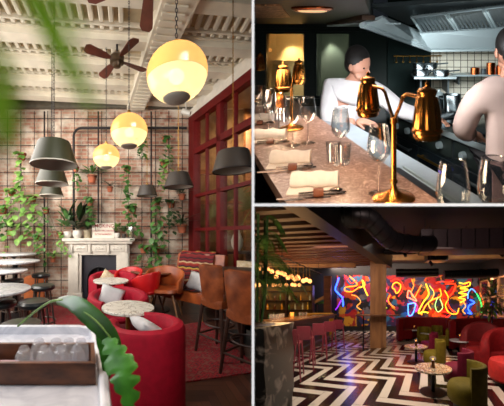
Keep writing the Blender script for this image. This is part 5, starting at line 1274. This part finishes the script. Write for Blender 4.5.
# ---- timber ceiling over the bar on the left
BZ = 3.1
def bxx(y): return -1.39+.34*(y-3.17)
mb = MB(); mb.prism([(-6.8, .6), (bxx(.6), .6), (bxx(7.9), 7.9), (-6.8, 7.9)], BZ+.12, BZ+.2); struct('ceiling_boarding', mb, m_slat)
mb = MB()
for i in range(24):
    y = .9+.3*i; mb.prism([(-6.8, y+.7), (bxx(y), y), (bxx(y), y+.13), (-6.8, y+.83)], BZ+.0, BZ+.12)
struct('ceiling_slat', mb, m_slat)
mb = MB(); mb.prism([(bxx(.6), .6), (bxx(.6)+.34, .6), (bxx(7.9)+.34, 7.9), (bxx(7.9), 7.9)], BZ-.1, 4.05); struct('ceiling_edge_beam', mb, mat('dark_grey_beam', '#141416', .4, var=.1))
mb = MB()
for k in range(3): mb.prism([(bxx(.6)-.03-.07*k, .6), (bxx(.6)-.07*k, .6), (bxx(7.9)-.07*k, 7.9), (bxx(7.9)-.03-.07*k, 7.9)], BZ-.06+.05*k, BZ+.12); 
struct('ceiling_edge_moulding', mb, m_slat)
mb = MB(); mb.bx(-5.5, -.86, 7.6, 7.8, 2.98, 3.26, .01); struct('ceiling_cross_beam', mb, m_oak)
mb = MB(); mb.prism([(.6, 8.2), (5.4, 7.7), (5.4, 7.95), (.6, 8.45)], 3.38, 3.68); struct('ceiling_cross_beam', mb, m_oak)
area('bar_ceiling_wash', (-3.0, 5.3, 2.2), (-2.7, 5.3, 3.2), 1.6, 3, 16, (1, .5, .2))
# ---- column and its high table
mb = MB(); mb.bx(-.28, .17, 7.1, 7.5, 0, 3.1, .01); struct('column', mb, m_oakc)
mb = MB(); mb.bx(.17, .30, 7.2, 7.45, 0, 3.0, .01); struct('column_edge_post', mb, m_oak)
ht = thing('high_shelf_table', 'thin high table top wrapped around the timber column', 'table', (0, 7.0, 0))
mb = MB(); mb.prism([(.78*math.cos(a), .35*math.sin(a)-.1) for a in [2*PI*i/28 for i in range(28)]], 1.165, 1.2); mb.build('tabletop', mat('walnut_top', '#5a3a26', .3), ht)
mb = MB(); mb.rod((-.5, -.1, 0), (-.5, -.1, 1.165), .025); mb.lathe([(.001, 0), (.2, 0), (.2, .015), (.001, .02)], 20, (-.5, -.1, 0)); mb.build('support', m_black, ht)
# ---- bar
bar = thing('bar_counter', 'long dark bar with a warm wooden top behind the burgundy stools', 'bar counter', (0, 0, 0))
def brx(y): return -2.36+.112*(y-4.1)
mb = MB(); mb.prism([(brx(2.6)-.75, 2.6), (brx(2.6), 2.6), (brx(8.8), 8.8), (brx(8.8)-.75, 8.8)], 1.10, 1.15); mb.build('bar_top', wood_mat('bar_wood', '#7a4a26', '#a56c3a', (12, 3, 3), .25), bar)
mb = MB(); mb.prism([(brx(2.6)-.55, 2.6), (brx(2.6)-.28, 2.6), (brx(8.7)-.28, 8.7), (brx(8.7)-.55, 8.7)], 0, 1.10); mb.build('bar_front', mat('bar_front_black', '#0e0b0c', .4, var=.2), bar)
mb = MB(); mb.prism([(brx(2.6)-.28, 2.6), (brx(2.6)-.05, 2.6), (brx(8.75)-.05, 8.75), (brx(8.75)-.28, 8.75)], .98, 1.10); mb.build('bar_nosing', m_dwood, bar)
mb = MB(); mb.tube([(brx(2.6)-.12, 2.6, .25), (brx(8.7)-.12, 8.7, .25)], .022, 8); mb.build('foot_rail', m_steel_d, bar)
def bar_stool(label, u, y, rz):
    t = thing('moulded_bar_stool', label, 'bar stool', ((u-378)/200*y, y, 0), rz, group='burgundy stools along the bar')
    # faces +y before rotation; back at -y
    mb = MB(); mb.box((0, .04, .74), (.38, .38, .03), bev=.012); mb.build('seat', m_stool, t)
    mb = MB(); mb.box((0, -.17, .88), (.30, .025, .32), bev=.01, rot=Euler((.1, 0, 0))); mb.build('backrest', m_stool, t)
    for sx in (-1, 1):
        mb = MB(); mb.rod((sx*.17, -.15, .92), (sx*.175, -.15, .7), .017, n=8); mb.rod((sx*.175, -.15, .74), (sx*.22, -.20, 0), .02, .014, 8); mb.build('leg', m_stool, t)
        mb = MB(); mb.rod((sx*.17, .21, .74), (sx*.21, .26, 0), .02, .014, 8); mb.build('leg', m_stool, t)
    mb = MB(); z = .3; a = .2
    for p, q in (((-a, -.18), (a, -.18)), ((a, -.18), (a, .23)), ((a, .23), (-a, .23)), ((-a, .23), (-a, -.18))): mb.rod((*p, z), (*q, z), .01, n=6)
    mb.build('footrest', m_stool, t); return t
for u, y, lb in ((291, 4.1, 'burgundy bar stool nearest the camera, half hidden by the black marble planter'), (305, 4.75, 'second burgundy bar stool from the marble planter'), (319, 5.5, 'third burgundy bar stool from the marble planter, middle of the row'), (329.5, 6.2, 'fourth burgundy bar stool from the marble planter'), (338, 6.9, 'burgundy bar stool farthest along the bar, nearest the column')): bar_stool(lb, u, y, .2)
# things on the bar
def bar_glass(u, v, label, r=.035, h=.1, m=None):
    y = 200*(1.5-1.15)/(v-306); o = MB().lathe([(.001, 0), (r*.8, 0), (r, h), (r*.93, h), (r*.75, .01), (.001, .01)], 16).build('bar_glass', m or m_tumb); o.location = ((u-378)/200*y, y, 1.15)
    tag(o, label, 'glass', 'glasses on the bar top')
for i, (u, v) in enumerate(((271, 319), (274, 319.5), (277, 319), (280, 318.5), (283, 318), (300, 316.3), (303, 316), (306, 315.8))):
    bar_glass(u, v, 'small glass on the bar top, %s of the cluster %s' % (('leftmost', 'second', 'middle', 'fourth', 'last')[i] if i < 5 else ('first', 'second', 'third')[i-5], 'near the palm' if i < 5 else 'further along near the lamps'), .045, .13)
cl = thing('bar_lamp', 'small glowing candle lamp standing on the bar top', 'lamp', ((292-378)/200*6.6, 6.6, 1.15))
mb = MB(); mb.lathe([(.05, 0), (.06, .14), (.055, .14), (.045, .01), (.001, .01)], 16); mb.build('shade', glow('amber_shade', '#ff9a3a', 1.6), cl)
mb = MB(); mb.lathe([(.001, -.0), (.06, 0), (.06, .012), (.001, .012)], 16); mb.build('base', m_brass, cl)
# back bar: shelving with bottles, arch, banquette
bb = thing('back_bar', 'dark back-bar shelving with warm lit shelves behind the bar', 'shelving', (-5.05, 9.6, 0))
mb = MB(); mb.bx(-1.9, 1.9, .25, .33, 0, 2.5); mb.build('back_panel', mat('ochre_panel', '#6b4a14', .5, scale=2.5, col2='#2a2410'), bb)
for z in (.85, 1.3, 1.75, 2.2):
    mb = MB(); mb.bx(-1.9, 1.9, 0, .3, z, z+.03); mb.build('shelf', m_dwood, bb)
for x in (-1.9, -.65, .6, 1.86):
    mb = MB(); mb.bx(x, x+.05, 0, .3, 0, 2.5); mb.build('upright', m_dwood, bb)
mb = MB(); mb.bx(-1.95, 1.95, -.4, .3, 0, .9, .01); mb.build('cabinet', m_dark, bb)
area('back_bar_light', (-4.2, 8.9, 2.3), (-4.2, 9.9, 1.3), 3, .3, 30, (1, .68, .28))
bcols = [mat('bottle_amber', '#b5761c', .15), mat('bottle_green', '#3c5a22', .15), mat('bottle_gold', '#d0a032', .2), mat('bottle_clear', '#a8a48c', .1), mat('bottle_brown', '#4a2410', .15)]
proto = None
pl = ['on the lowest shelf', 'on the middle shelf', 'on the upper shelf']
rdm = random.Random(5)
for s_, z in enumerate((.88, 1.33, 1.78)):
    for i in range(11):
        m = bcols[rdm.randrange(5)]; r = rdm.uniform(.035, .05); h = rdm.uniform(.24, .34)
        o = MB().lathe([(.001, 0), (r, 0), (r, h*.6), (r*.35, h*.76), (r*.32, h), (.001, h)], 12).build('bottle', m)
        o.location = (-6.65+.33*i+rdm.uniform(-.06, .06), 9.68, z); tag(o, '%s bottle from the left %s of the back bar' % (ORD[i], pl[s_]), 'bottle', 'bottles %s of the back bar' % pl[s_])
bq = thing('ochre_banquette', 'ochre upholstered banquette at the end of the bar below the small palm', 'banquette', ((320-378)/200*9.0, 9.0, 0))
mb = MB(); shell(mb, arc_path(.62, -.3, PI+.3, 20, ry=.4), .14, .1, 1.18, .45); mb.build('backrest', mat('ochre_velvet', '#b8862a', .7, var=.1), bq)
mb = MB(); mb.lathe([(.001, .1), (.45, .1), (.47, .4), (.4, .46), (.001, .47)], 24); mb.build('seat', MATS['ochre_velvet'], bq)
ip = thing('stair_panel', 'slanting timber panel rising to the left of the neon wall', 'panel', ((314-378)/200*10.05, 10.05, 0))
mb = MB(); mb.prism([(-.9, 1.1), (.55, 1.9), (.55, 2.05), (-.9, 1.25)], 0, .1, 'xz'); mb.build('handrail', m_oakc, ip)
mb = MB(); mb.bx(.5, .85, -.05, .15, 0, 3.0); mb.build('post', m_slat, ip)
pm = thing('small_palm', 'small green palm behind the end of the bar, above the ochre banquette', 'potted plant', ((317-378)/200*10.6, 10.6, 0))
mb = MB(); mb.lathe([(.001, 0), (.2, 0), (.26, .5), (.22, .5), (.001, .48)], 20); mb.build('pot', m_terra, pm)
mb = MB(); mb.rod((0, 0, .45), (0, 0, 1.7), .04, .025); mb.build('trunk', m_dwood, pm)
def frond(mb, org, d, L_, n=14, w_=.16, droop=.5, lw=.022, hang=.35):
    org, d = Vector(org), Vector(d).normalized(); pts = []
    for i in range(n+1):
        t = i/n; pts.append(org+d*L_*t+Vector((0, 0, -droop*L_*t*t)))
    mb.tube(pts, .006, 5, radii=[.008*(1-.8*i/n) for i in range(n+1)])
    for i in range(1, n+1):
        t = i/n; tn = (pts[i]-pts[i-1]).normalized(); sd = tn.cross(Vector((0, 0, 1))).normalized(); ww = w_*math.sin(PI*min(1, t*.85+.12))*1.3
        for s in (-1, 1):
            for q in (0, .5):
                p = pts[i-1].lerp(pts[i], q); mb.leaf(p, sd*s+tn*.7-Vector((0, 0, hang)), (0, 0, 1), ww, lw, .25, 2)
mb = MB()
for i in range(12): a = i*2.4; frond(mb, (0, 0, 1.65), (math.cos(a), math.sin(a), .8+.3*math.sin(i)), .75, 8, .2, .45, .05)
mb.build('crown', m_leaf, pm, normals=False); point('palm_light', ((317-378)/200*10, 10., 2.7), 14, (1, .8, .4), .05)
# ---- globe bulbs over the bar

lr = thing('lamp_rack', 'black hanging rack above the bar that carries the small globe bulbs', 'lamp rack', (-3.0, 6.2, 2.72))
mb = MB()
for x in (-1.2, -.6, 0, .6): mb.rod((x, -1.4, 0), (x+.25, 1.4, 0), .014, n=6)
for k in range(8): mb.rod((-1.25+.03*k, -1.3+.37*k, 0), (.7+.03*k, -1.3+.37*k, 0), .01, n=6)
mb.build('bars', m_black, lr)
for x, y in ((-1.1, -1.2), (.6, -1.2), (-.9, 1.2), (.8, 1.2)):
    mb = MB(); mb.rod((x, y, 0), (x, y, BZ-2.72), .008, n=6); mb.build('hanger', m_black, lr)
bl = [(130, 65), (165, 75), (182, 92), (200, 85), (215, 100), (235, 95), (262, 108), (295, 110), (98, 60), (62, 68), (76, 48), (120, 88), (150, 68), (232, 88), (278, 103),
      (30, 45), (32, 130), (66, 132), (105, 131), (118, 130), (142, 131), (173, 130), (205, 128), (218, 130), (240, 130), (14, 132)]
lo_ = sorted(b_ for b_ in bl if b_[1] > 120); hi_ = sorted(b_ for b_ in bl if b_[1] <= 120)
for i, (x, y_) in enumerate(bl):
    u, v = 253+x/5.2, 260+y_/5.2; low = y_ > 120
    yy = 6.9 if low else 5.6+.03*(i % 5); p = at(u, v, yy)
    t = thing('globe_bulb', '%s small warm globe bulb from the left in the %s over the bar' % (ORD[(lo_ if low else hi_).index((x, y_))], 'lower straight row' if low else 'upper slanting cluster'), 'pendant lamp', p, group='globe bulbs in the %s over the bar' % ('lower row' if low else 'upper cluster'))
    mb = MB(); mb.ball((0, 0, 0), .06, u=12, v=8); mb.build('globe', glow('warm_globe', '#ffae62', 2.2), t)
    mb = MB(); mb.rod((0, 0, .045), (0, 0, 2.72-p.z), .005, n=5); mb.lathe([(.018, .045), (.018, .075), (.001, .076)], 8); mb.build('cord', m_brass, t)
point('globes_glow', (-2.9, 6.0, 2.0), 40, (1, .6, .25), .3); point('globes_glow', (-2.6, 7.2, 1.9), 20, (1, .6, .25), .3)
# ---- marble planter and palm in the left foreground
pp = thing('marble_planter', 'black white-veined marble planter block at the lower left with rough edges', 'planter', (-1.60, 2.6, 0))
mb = MB(); n = 14; rd2 = random.Random(3)
prof = [(-.42, -.35), (.0, -.4), (.33, -.36), (.36, .0), (.33, .4), (-.42, .4)]
rings = []
for k in range(9):
    z = 1.27*k/8; j = [(x*(1+.05*math.sin(k*1.9+i)), y*(1+.05*math.cos(k*1.3+i*2))) for i, (x, y) in enumerate(prof)]; rings.append([Vector((x, y, z-(.03*rd2.random() if k == 8 else 0))) for x, y in j])
mb.loft(rings); mb.build('stone_block', m_rock, pp, smooth=25)
mb = MB(); mb.ball((-.05, 0, 1.25), .3, (1, 1, .15)); mb.build('soil', m_dwood, pp)
fp2 = thing('tall_palm', 'tall green palm with drooping fronds growing out of the black marble planter', 'palm', (-1.56, 2.6, 1.26))
mb = MB()
for k in range(5): mb.tube(curve([(.04*math.cos(k*1.3), .04*math.sin(k*1.3), 0), (.1*math.cos(k*1.3), .1*math.sin(k*1.3), .5), (.12*math.cos(k*1.3), .1*math.sin(k*1.3), 1.4)], 4), .014, 6)
mb.build('stem', m_leafd, fp2)
m_palm = mat('palm_green', '#4a661a', .8, scale=6, col2='#22380c')
for k in range(17):
    a = k*2.399; z0 = .55+.1*(k % 10); el = 1.0+.5*math.sin(k*1.7)
    mb = MB(); frond(mb, (.04*math.cos(a), .04*math.sin(a), z0), (math.cos(a), math.sin(a)*.8, el), 0.72+.2*math.sin(k*2.2), 17, .20, 1.15, .007, .75); mb.build('frond', m_palm, fp2, normals=False)
spot('planter_spot', (-.7, 1.5, 1.9), (-1.4, 2.3, .7), 24, 60, (1, .9, .8), .05)
# ---- ducts and boxes under the black ceiling
def duct(label, pts, r, rings=True, cap=True):
    P = curve(pts, 6); t = thing('air_duct', label, 'duct', P[0]); c = Vector(P[0])
    mb = MB(); mb.tube([p-c for p in P], r, 20); mb.build('duct_pipe', m_duct, t)
    for i in range(2, len(P)-1, 3):
        d = (P[i+1]-P[i-1]).normalized()*.02; mb = MB(); mb.rod(P[i]-c-d, P[i]-c+d, r*1.05, n=20); mb.build('joint_collar', m_duct, t)
duct('large black round air duct curving down beside the timber ceiling edge', [at(344, 217, 4.22), at(355, 217, 4.2), at(369, 219, 4.3), at(381, 231, 4.5), at(393, 241, 4.8), at(410, 244, 5.2), at(432, 244, 5.6)], .22)
duct('black round duct high above the left part of the curved sofas', [at(396, 273, 9.6), at(418, 273, 9.5), at(438, 272.5, 9.4)], .2)
duct('black round duct at the right above the yellow neon wing', [at(444, 275, 9.4), at(470, 274, 9.3), at(497, 273, 9.2)], .21)
duct('thin black duct crossing below the air handling box', [at(384, 252, 7.0), at(405, 252, 6.9), at(432, 250, 6.8)], .09)
ac = thing('air_handling_box', 'long dark rectangular air handling box under the black ceiling', 'air conditioner', at(424, 239, 5.5))
mb = MB(); mb.box((1.35, .3, 0), (2.8, .7, .56), rz=-.05, bev=.01); mb.build('casing', mat('purple_black_casing', '#2a2023', .45, var=.1), ac)
for k in range(7): mb = MB(); mb.box((.25+.37*k, -.06-.014*k, .0), (.015, .02, .5), rz=-.05); mb.build('casing_seam', m_duct, ac)
for x, y in ((.1, .3), (2.6, .2)):
    mb = MB(); mb.rod((x, y, .28), (x, y, 4.05-ac.location.z), .012); mb.build('hanger_rod', m_black, ac)
gr = thing('ceiling_machine', 'small black projector-like unit hanging in front of the pale ceiling beam', 'ceiling unit', at(436, 257, 7.4))
mb = MB(); mb.box((0, 0, 0), (.75, .5, .34), bev=.02); mb.build('casing', m_duct, gr)
mb = MB(); mb.rod((0, -.25, 0), (0, -.36, -.03), .11, .13, 18); mb.build('lens', m_black, gr)
mb = MB()
for s in (-1, 1): mb.rod((s*.3, 0, .15), (s*.3, 0, 4.05-gr.location.z), .012)
mb.build('hanger_rod', m_black, gr)
for k, (u, v) in enumerate(((404, 253), (430, 262), (466, 250), (500, 253))):
    p = at(u, v, 6.4); t = thing('track_spotlight', 'small black ceiling spotlight, number '+('one', 'two', 'three', 'four')[k]+' counted from the column towards the right edge', 'spotlight', p)
    mb = MB(); mb.rod((0, 0, 0), (.05, -.08, -.12), .05, n=14); mb.build('head', m_black, t)
    mb = MB(); mb.rod((0, 0, 0), (0, 0, 4.05-p.z), .012); mb.build('stem', m_black, t)
# ---- right wall with window
RX = 6.1
mb = MB(); mb.bx(RX, RX+.1, .5, 9.2, 0, 4.05); mb.bx(RX, RX+.1, 9.2, WY, 3.0, 4.05); mb.bx(RX, RX+.1, 9.2, WY, 0, 1.0); struct('wall_right', mb, m_dark)
mb = MB()
for y in (9.2, 10.1, 11.0, 11.9): mb.bx(RX-.03, RX+.07, y, y+.1, .9, 3.0)
for z in (.95, 1.95, 2.9): mb.bx(RX-.03, RX+.07, 9.2, WY, z, z+.08)
w1 = struct('window_4', mb, m_oak)
mb = MB(); mb.bx(RX+.02, RX+.03, 9.2, WY, .95, 3.0); mb.build('pane', glass_mat('lounge_window_glass', (.9, .88, .86), .15, .1, .01, .1), w1)
mb = MB(); mb.bx(RX+1.2, RX+1.3, 8, 14, 0, 4); struct('wall_beyond', mb, mat('pinkish_wall', '#b08c7c', .8, var=.2, scale=1.5))
area('window_daylight', (RX+.6, 10.6, 3.2), (RX+1.2, 10.6, 1.5), .6, 2, 60, (1, .85, .75))
# ---- curved sofas
def booth(label, loc, rz, r, a0, a1, h=.92, ry=None, seat=.5, m=None, sm=None, group=None, taper=0.):
    t = thing('curved_sofa', label, 'sofa', loc, rz, group=group)
    mb = MB(); shell(mb, arc_path(r, a0, a1, 36, ry=ry), .2, .04, (lambda s_: h-taper*(1-math.sin(PI*s_)**.45)), .48); mb.build('backrest', m or m_bench, t)
    mb = MB(); rings = []
    for x, y, nx, ny in arc_path(r-.17, a0+.06, a1-.06, 34, ry=(ry-.17) if ry else None):
        P = []
        for d, z in ((0, .08), (0, .44), (-.05, .46), (-seat+.05, .46), (-seat, .42), (-seat, .08)): P.append(Vector((x+nx*d, y+ny*d, z)))
        rings.append(P)
    mb.loft(rings); mb.build('seat', sm or m_bench, t); return t
booth('semicircular red velvet sofa farthest away, below the red neon outline', (2.0, 8.75, 0), 0, 1.2, -.15, PI+.35, .98, 1.05, .5)
booth('long red velvet sofa curving in from the right behind the marble side table', (3.8, 6.8, 0), 0, 1.35, .25, PI+.0, 1.02, 1.2, .5)
booth('inner curved red velvet sofa section with a rounded back, right of the side table', ((484-378)/200*5.8+.05, 5.75, 0), 0, .80, .45, PI-.7, 1.02, .62, .42, mat('deep_red_velvet', '#6d0b10', .75, sheen=.0), taper=.45)
rs = thing('round_ottoman_sofa', 'rounded red velvet seat jutting out at the right, in front of the inner curved sofa', 'sofa', ((481-378)/200*5.0, 5.0, 0))
mb = MB(); mb.lathe([(.001, .05), (.30, .05), (.34, .08), (.36, .36), (.33, .44), (.26, .47), (.001, .475)], 36); mb.build('seat', m_bench, rs)
mb = MB(); mb.lathe([(.001, 0), (.28, 0), (.28, .05), (.001, .05)], 30); mb.build('plinth', m_black, rs)
booth('nearest red velvet sofa with a tall rounded back, cut by the right edge', ((513-378)/200*4.3, 4.25, 0), -.5, .66, .3, PI+.1, 1.0, .6, .42, m_bench, taper=.5)
rs = thing('sofa_seat_end', 'bright red rounded sofa seat at the right edge, nearest the camera', 'sofa', ((509-378)/200*3.9, 3.9, 0))
mb = MB(); mb.lathe([(.001, .05), (.30, .05), (.35, .1), (.36, .36), (.33, .44), (.26, .47), (.001, .475)], 36); mb.build('seat', mat('bright_red_velvet', '#a81410', .7, sheen=.0), rs)
mb = MB(); mb.lathe([(.001, 0), (.28, 0), (.28, .05), (.001, .05)], 30); mb.build('plinth', m_black, rs)
# ---- tables with candle lamps
def cafe_table(label, u, v, r, m=None, z=.43):
    y = 200*(1.5-z)/(v-306); x = (u-378)/200*y
    t = thing('cafe_table', label, 'table', (x, y, 0))
    mb = MB(); mb.lathe([(.001, z-.03), (r-.005, z-.03), (r, z-.024), (r, z-.004), (r-.004, z), (.001, z)], 44); mb.build('tabletop', m or m_terr, t)
    mb = MB(); mb.rod((0, 0, .02), (0, 0, z-.03), .035, n=16); mb.build('column', m_black, t)
    mb = MB(); mb.lathe([(.001, 0), (.23, 0), (.23, .012), (.05, .022), (.001, .022)], 32); mb.build('base', m_black, t)
    return x, y, z
def candle_lamp(label, x, y, z, s=1.):
    t = thing('candle_lamp', label, 'lamp', (x, y, z), sc=s)
    mb = MB(); mb.lathe([(.001, 0), (.028, 0), (.03, .02), (.02, .06), (.024, .085), (.02, .1), (.001, .1)], 20); mb.build('body', mat('bronze', '#5a3a22', .3, metal=.8), t)
    mb = MB(); mb.lathe([(.02, .1), (.045, .12), (.04, .145), (.015, .155), (.001, .156)], 20); mb.build('shade', m_tumb, t)
    mb = MB(); mb.ball((0, 0, .118), .011); mb.build('flame', glow('flame', '#ff9a3a', 4), t)
T = [('terrazzo round table nearest the camera, beside the front olive chair', 433, 367.5, .315, None, 'on the nearest terrazzo table'), ('round table second nearest, lit violet from the side, left of the olive chair', 416, 346, .31, None, 'on the second nearest round table'),
     ('pale round table in front of the right curved sofas', 460, 340, .32, m_gmarble, 'on the pale table before the right sofas'), ('small round table inside the farthest semicircular sofa', 414.5, 329.5, .3, m_gmarble, 'on the table in the farthest sofa'), ('small pale round table between the distant olive chairs', 428, 333, .3, m_gmarble, None)]
for lb, u, v, r, m, cl_ in T:
    x, y, z = cafe_table(lb, u, v, r, m)
    if cl_: candle_lamp('small bronze candle lamp '+cl_, x, y, z, 1.25)
# ---- tub chairs
def lounge_chair(label, u, y, rz, m, group, r=.275, h=.68):
    t = thing('lounge_tub_chair', label, 'armchair', ((u-378)/200*y, y, 0), rz, group=group)
    mb = MB(); shell(mb, arc_path(r, PI+.15, 2*PI-.15, 22), .075, .12, h, .48); mb.build('backrest', m, t)
    mb = MB(); mb.lathe([(.001, .14), (r-.05, .14), (r-.02, .18), (r-.015, .34), (r-.05, .40), (r-.1, .42), (.001, .425)], 32); mb.build('seat', m, t)
    mb = MB(); mb.lathe([(.001, 0), (r-.1, 0), (r-.1, .14), (.001, .14)], 28); mb.build('plinth', m_black, t)
for u, y, rz, m, lb, g in ((466, 2.88, 1.25, m_green, 'front olive green velvet tub chair, nearest the camera', 'olive'), (458, 3.75, 1.0, m_burg, 'burgundy velvet tub chair just behind the front olive one', 'burgundy'), (434, 4.85, 1.35, m_green, 'olive velvet tub chair behind the nearest terrazzo table', 'olive'),
                          (429, 6.2, 1.2, m_burg, 'burgundy velvet tub chair behind the second round table', 'burgundy'), (445, 7.2, 1.2, m_green, 'olive velvet tub chair left of the right curved sofa, its seat turned left', 'olive'), (436, 8.3, 2.2, m_green, 'farthest olive tub chair standing in front of the mural sofa', 'olive'), (424, 7.8, 2.9, m_green, 'small distant olive tub chair behind the burgundy one', 'olive')):
    lounge_chair(lb, u, y, rz, m, g+' velvet tub chairs in the lounge')
# ---- plant at the right edge
rp = thing('leafy_plant', 'large dark leafy plant standing behind the sofas at the right edge', 'potted plant', ((497-378)/200*6.6, 6.9, 0))
mb = MB(); mb.lathe([(.001, 0), (.22, 0), (.28, .6), (.24, .6), (.001, .58)], 24); mb.build('pot', m_dark, rp)
mb = MB(); mb.rod((0, 0, .55), (.03, 0, 1.6), .03, .02); mb.rod((.0, 0, 1.0), (-.25, 0, 1.9), .016, .01); mb.rod((.0, 0, 1.1), (.2, -.1, 2.1), .016, .01); mb.build('trunk', m_dwood, rp)
mb = MB(); rd3 = random.Random(9)
for i in range(170):
    a = rd3.uniform(0, 2*PI); e_ = rd3.uniform(-.5, 1.4); d = Vector((math.cos(a)*math.cos(e_), math.sin(a)*math.cos(e_), math.sin(e_)))
    mb.leaf(Vector((0, 0, 1.55))+Vector((d.x*.55, d.y*.5, d.z*.75))*rd3.uniform(.3, 1), d+Vector((0, 0, -.2)), (0, 0, 1), rd3.uniform(.16, .3), .08, .4, 2)
mb.build('foliage', mat('lounge_leaf', '#5a6a2a', .4, col2='#2c3a16'), rp, normals=False)

# ------------------------------------------------------------------ lay the rooms into the building
# each room's objects go from room metres to building coordinates by the room's one affine map;
# whatever reaches past the cut wall or the slab is trimmed there.
bpy.context.view_layer.update()
T_ = CUT_Y*2.0/FOC/2
CL = Vector((0, 0, 0))
sl = (HY-205)/FOC
def planes_for(room):
    L_ = Vector((WALL_X, 0, 0))
    up = Vector((0, -sl, 1)).normalized()
    if room is BAR: return [(L_-Vector((T_, 0, 0)), Vector((1, 0, 0)))]
    P = [(L_+Vector((T_, 0, 0)), Vector((-1, 0, 0))), (Vector((0, CUT_Y, 0)), Vector((0, -1, 0)))]
    if room is KIT: P.append((Vector((0, 0, EYE))+up*T_, -up))
    else: P.append((Vector((0, 0, EYE))-up*T_, up))
    return P
CACHE = {}; DONE = []
for room in (BAR, KIT, LNG):
    PL = planes_for(room); A3 = room.A
    def walk(o, Mp, wp):
        M = Mp @ o.matrix_basis; wl = room.w(M.translation)
        kids = list(o.children)
        if o.type == 'MESH':
            key = (o.data.name, tuple(round(x, 6) for r_ in M.to_3x3() for x in r_), id(room))
            if key not in CACHE:
                me = o.data.copy(); me.transform((A3 @ M.to_3x3()).to_4x4()); CACHE[key] = me
            o.data = CACHE[key]
        o.matrix_basis = Matrix.Translation(wl-wp)
        DONE.append((o, wl, PL))
        for k in kids: walk(k, M, wl)
    for r_ in room.roots: walk(r_, Matrix(), Vector((0, 0, 0)))
kill = []
for o, wl, PL in DONE:
    if o.type != 'MESH': continue
    me = o.data; n = len(me.vertices)
    if not n: kill.append(o); continue
    co = np.empty(n*3); me.vertices.foreach_get('co', co); co = co.reshape(-1, 3)+np.array(wl)
    own = False
    for pc, pn in PL:
        d = (co-np.array(pc)) @ np.array(pn)
        if d.max() <= 1e-5: continue
        if d.min() >= -1e-5: kill.append(o); own = None; break
        bm = bmesh.new(); bm.from_mesh(me)
        bmesh.ops.bisect_plane(bm, geom=bm.verts[:]+bm.edges[:]+bm.faces[:], plane_co=pc-wl, plane_no=pn, clear_outer=True)
        me2 = me.copy() if not own else me
        bm.to_mesh(me2); bm.free(); o.data = me2; me = me2; own = True
        n = len(me.vertices)
        if not n: kill.append(o); break
        co = np.empty(n*3); me.vertices.foreach_get('co', co); co = co.reshape(-1, 3)+np.array(wl)
for o in set(kill):
    for ch in list(o.children): ch.location = ch.location+o.location; ch.parent = o.parent
    bpy.data.objects.remove(o)
for room in (BAR, KIT, LNG): pass
for o in [o for o in SC.objects if o.type == 'EMPTY' and not o.children]: bpy.data.objects.remove(o)
for me in [m_ for m_ in bpy.data.meshes if not m_.users]: bpy.data.meshes.remove(me)
# ------------------------------------------------------------------ the cut partition and slab (building coordinates)
m_cut = mat('dark_partition_paint', '#2a2826', .7, var=.05)
m_edge_glow = glow('white_edge_glow', '#ffffff', 1.0, 1)  # divider edges made to glow so they show white; no lamp there
R.roots = []
th_ = CUT_Y*2.0/FOC
mb = MB(); mb.bx(WALL_X-th_/2, WALL_X+th_/2, CUT_Y, 12.5, -4.5, 9.5); struct('wall_partition', mb, m_cut, smooth=0)
mb = MB(); mb.bx(WALL_X-th_/2, WALL_X+th_/2, CUT_Y-.004, CUT_Y, -4.5, 9.5); struct('trim_10', mb, m_edge_glow, smooth=0)
mb = MB(); mb.bx(WALL_X+th_/2, 3, CUT_Y-.004, CUT_Y, slab_z(CUT_Y)-th_/2, slab_z(CUT_Y)+th_/2); struct('trim_11', mb, m_edge_glow, smooth=0)
mb = MB(); Y1 = 12.5
mb.prism([(CUT_Y, slab_z(CUT_Y)-th_/2), (Y1, slab_z(Y1)-th_/2), (Y1, slab_z(Y1)+th_/2), (CUT_Y, slab_z(CUT_Y)+th_/2)], WALL_X+th_/2, 14, 'yz'); struct('floor_slab', mb, m_cut, smooth=0)
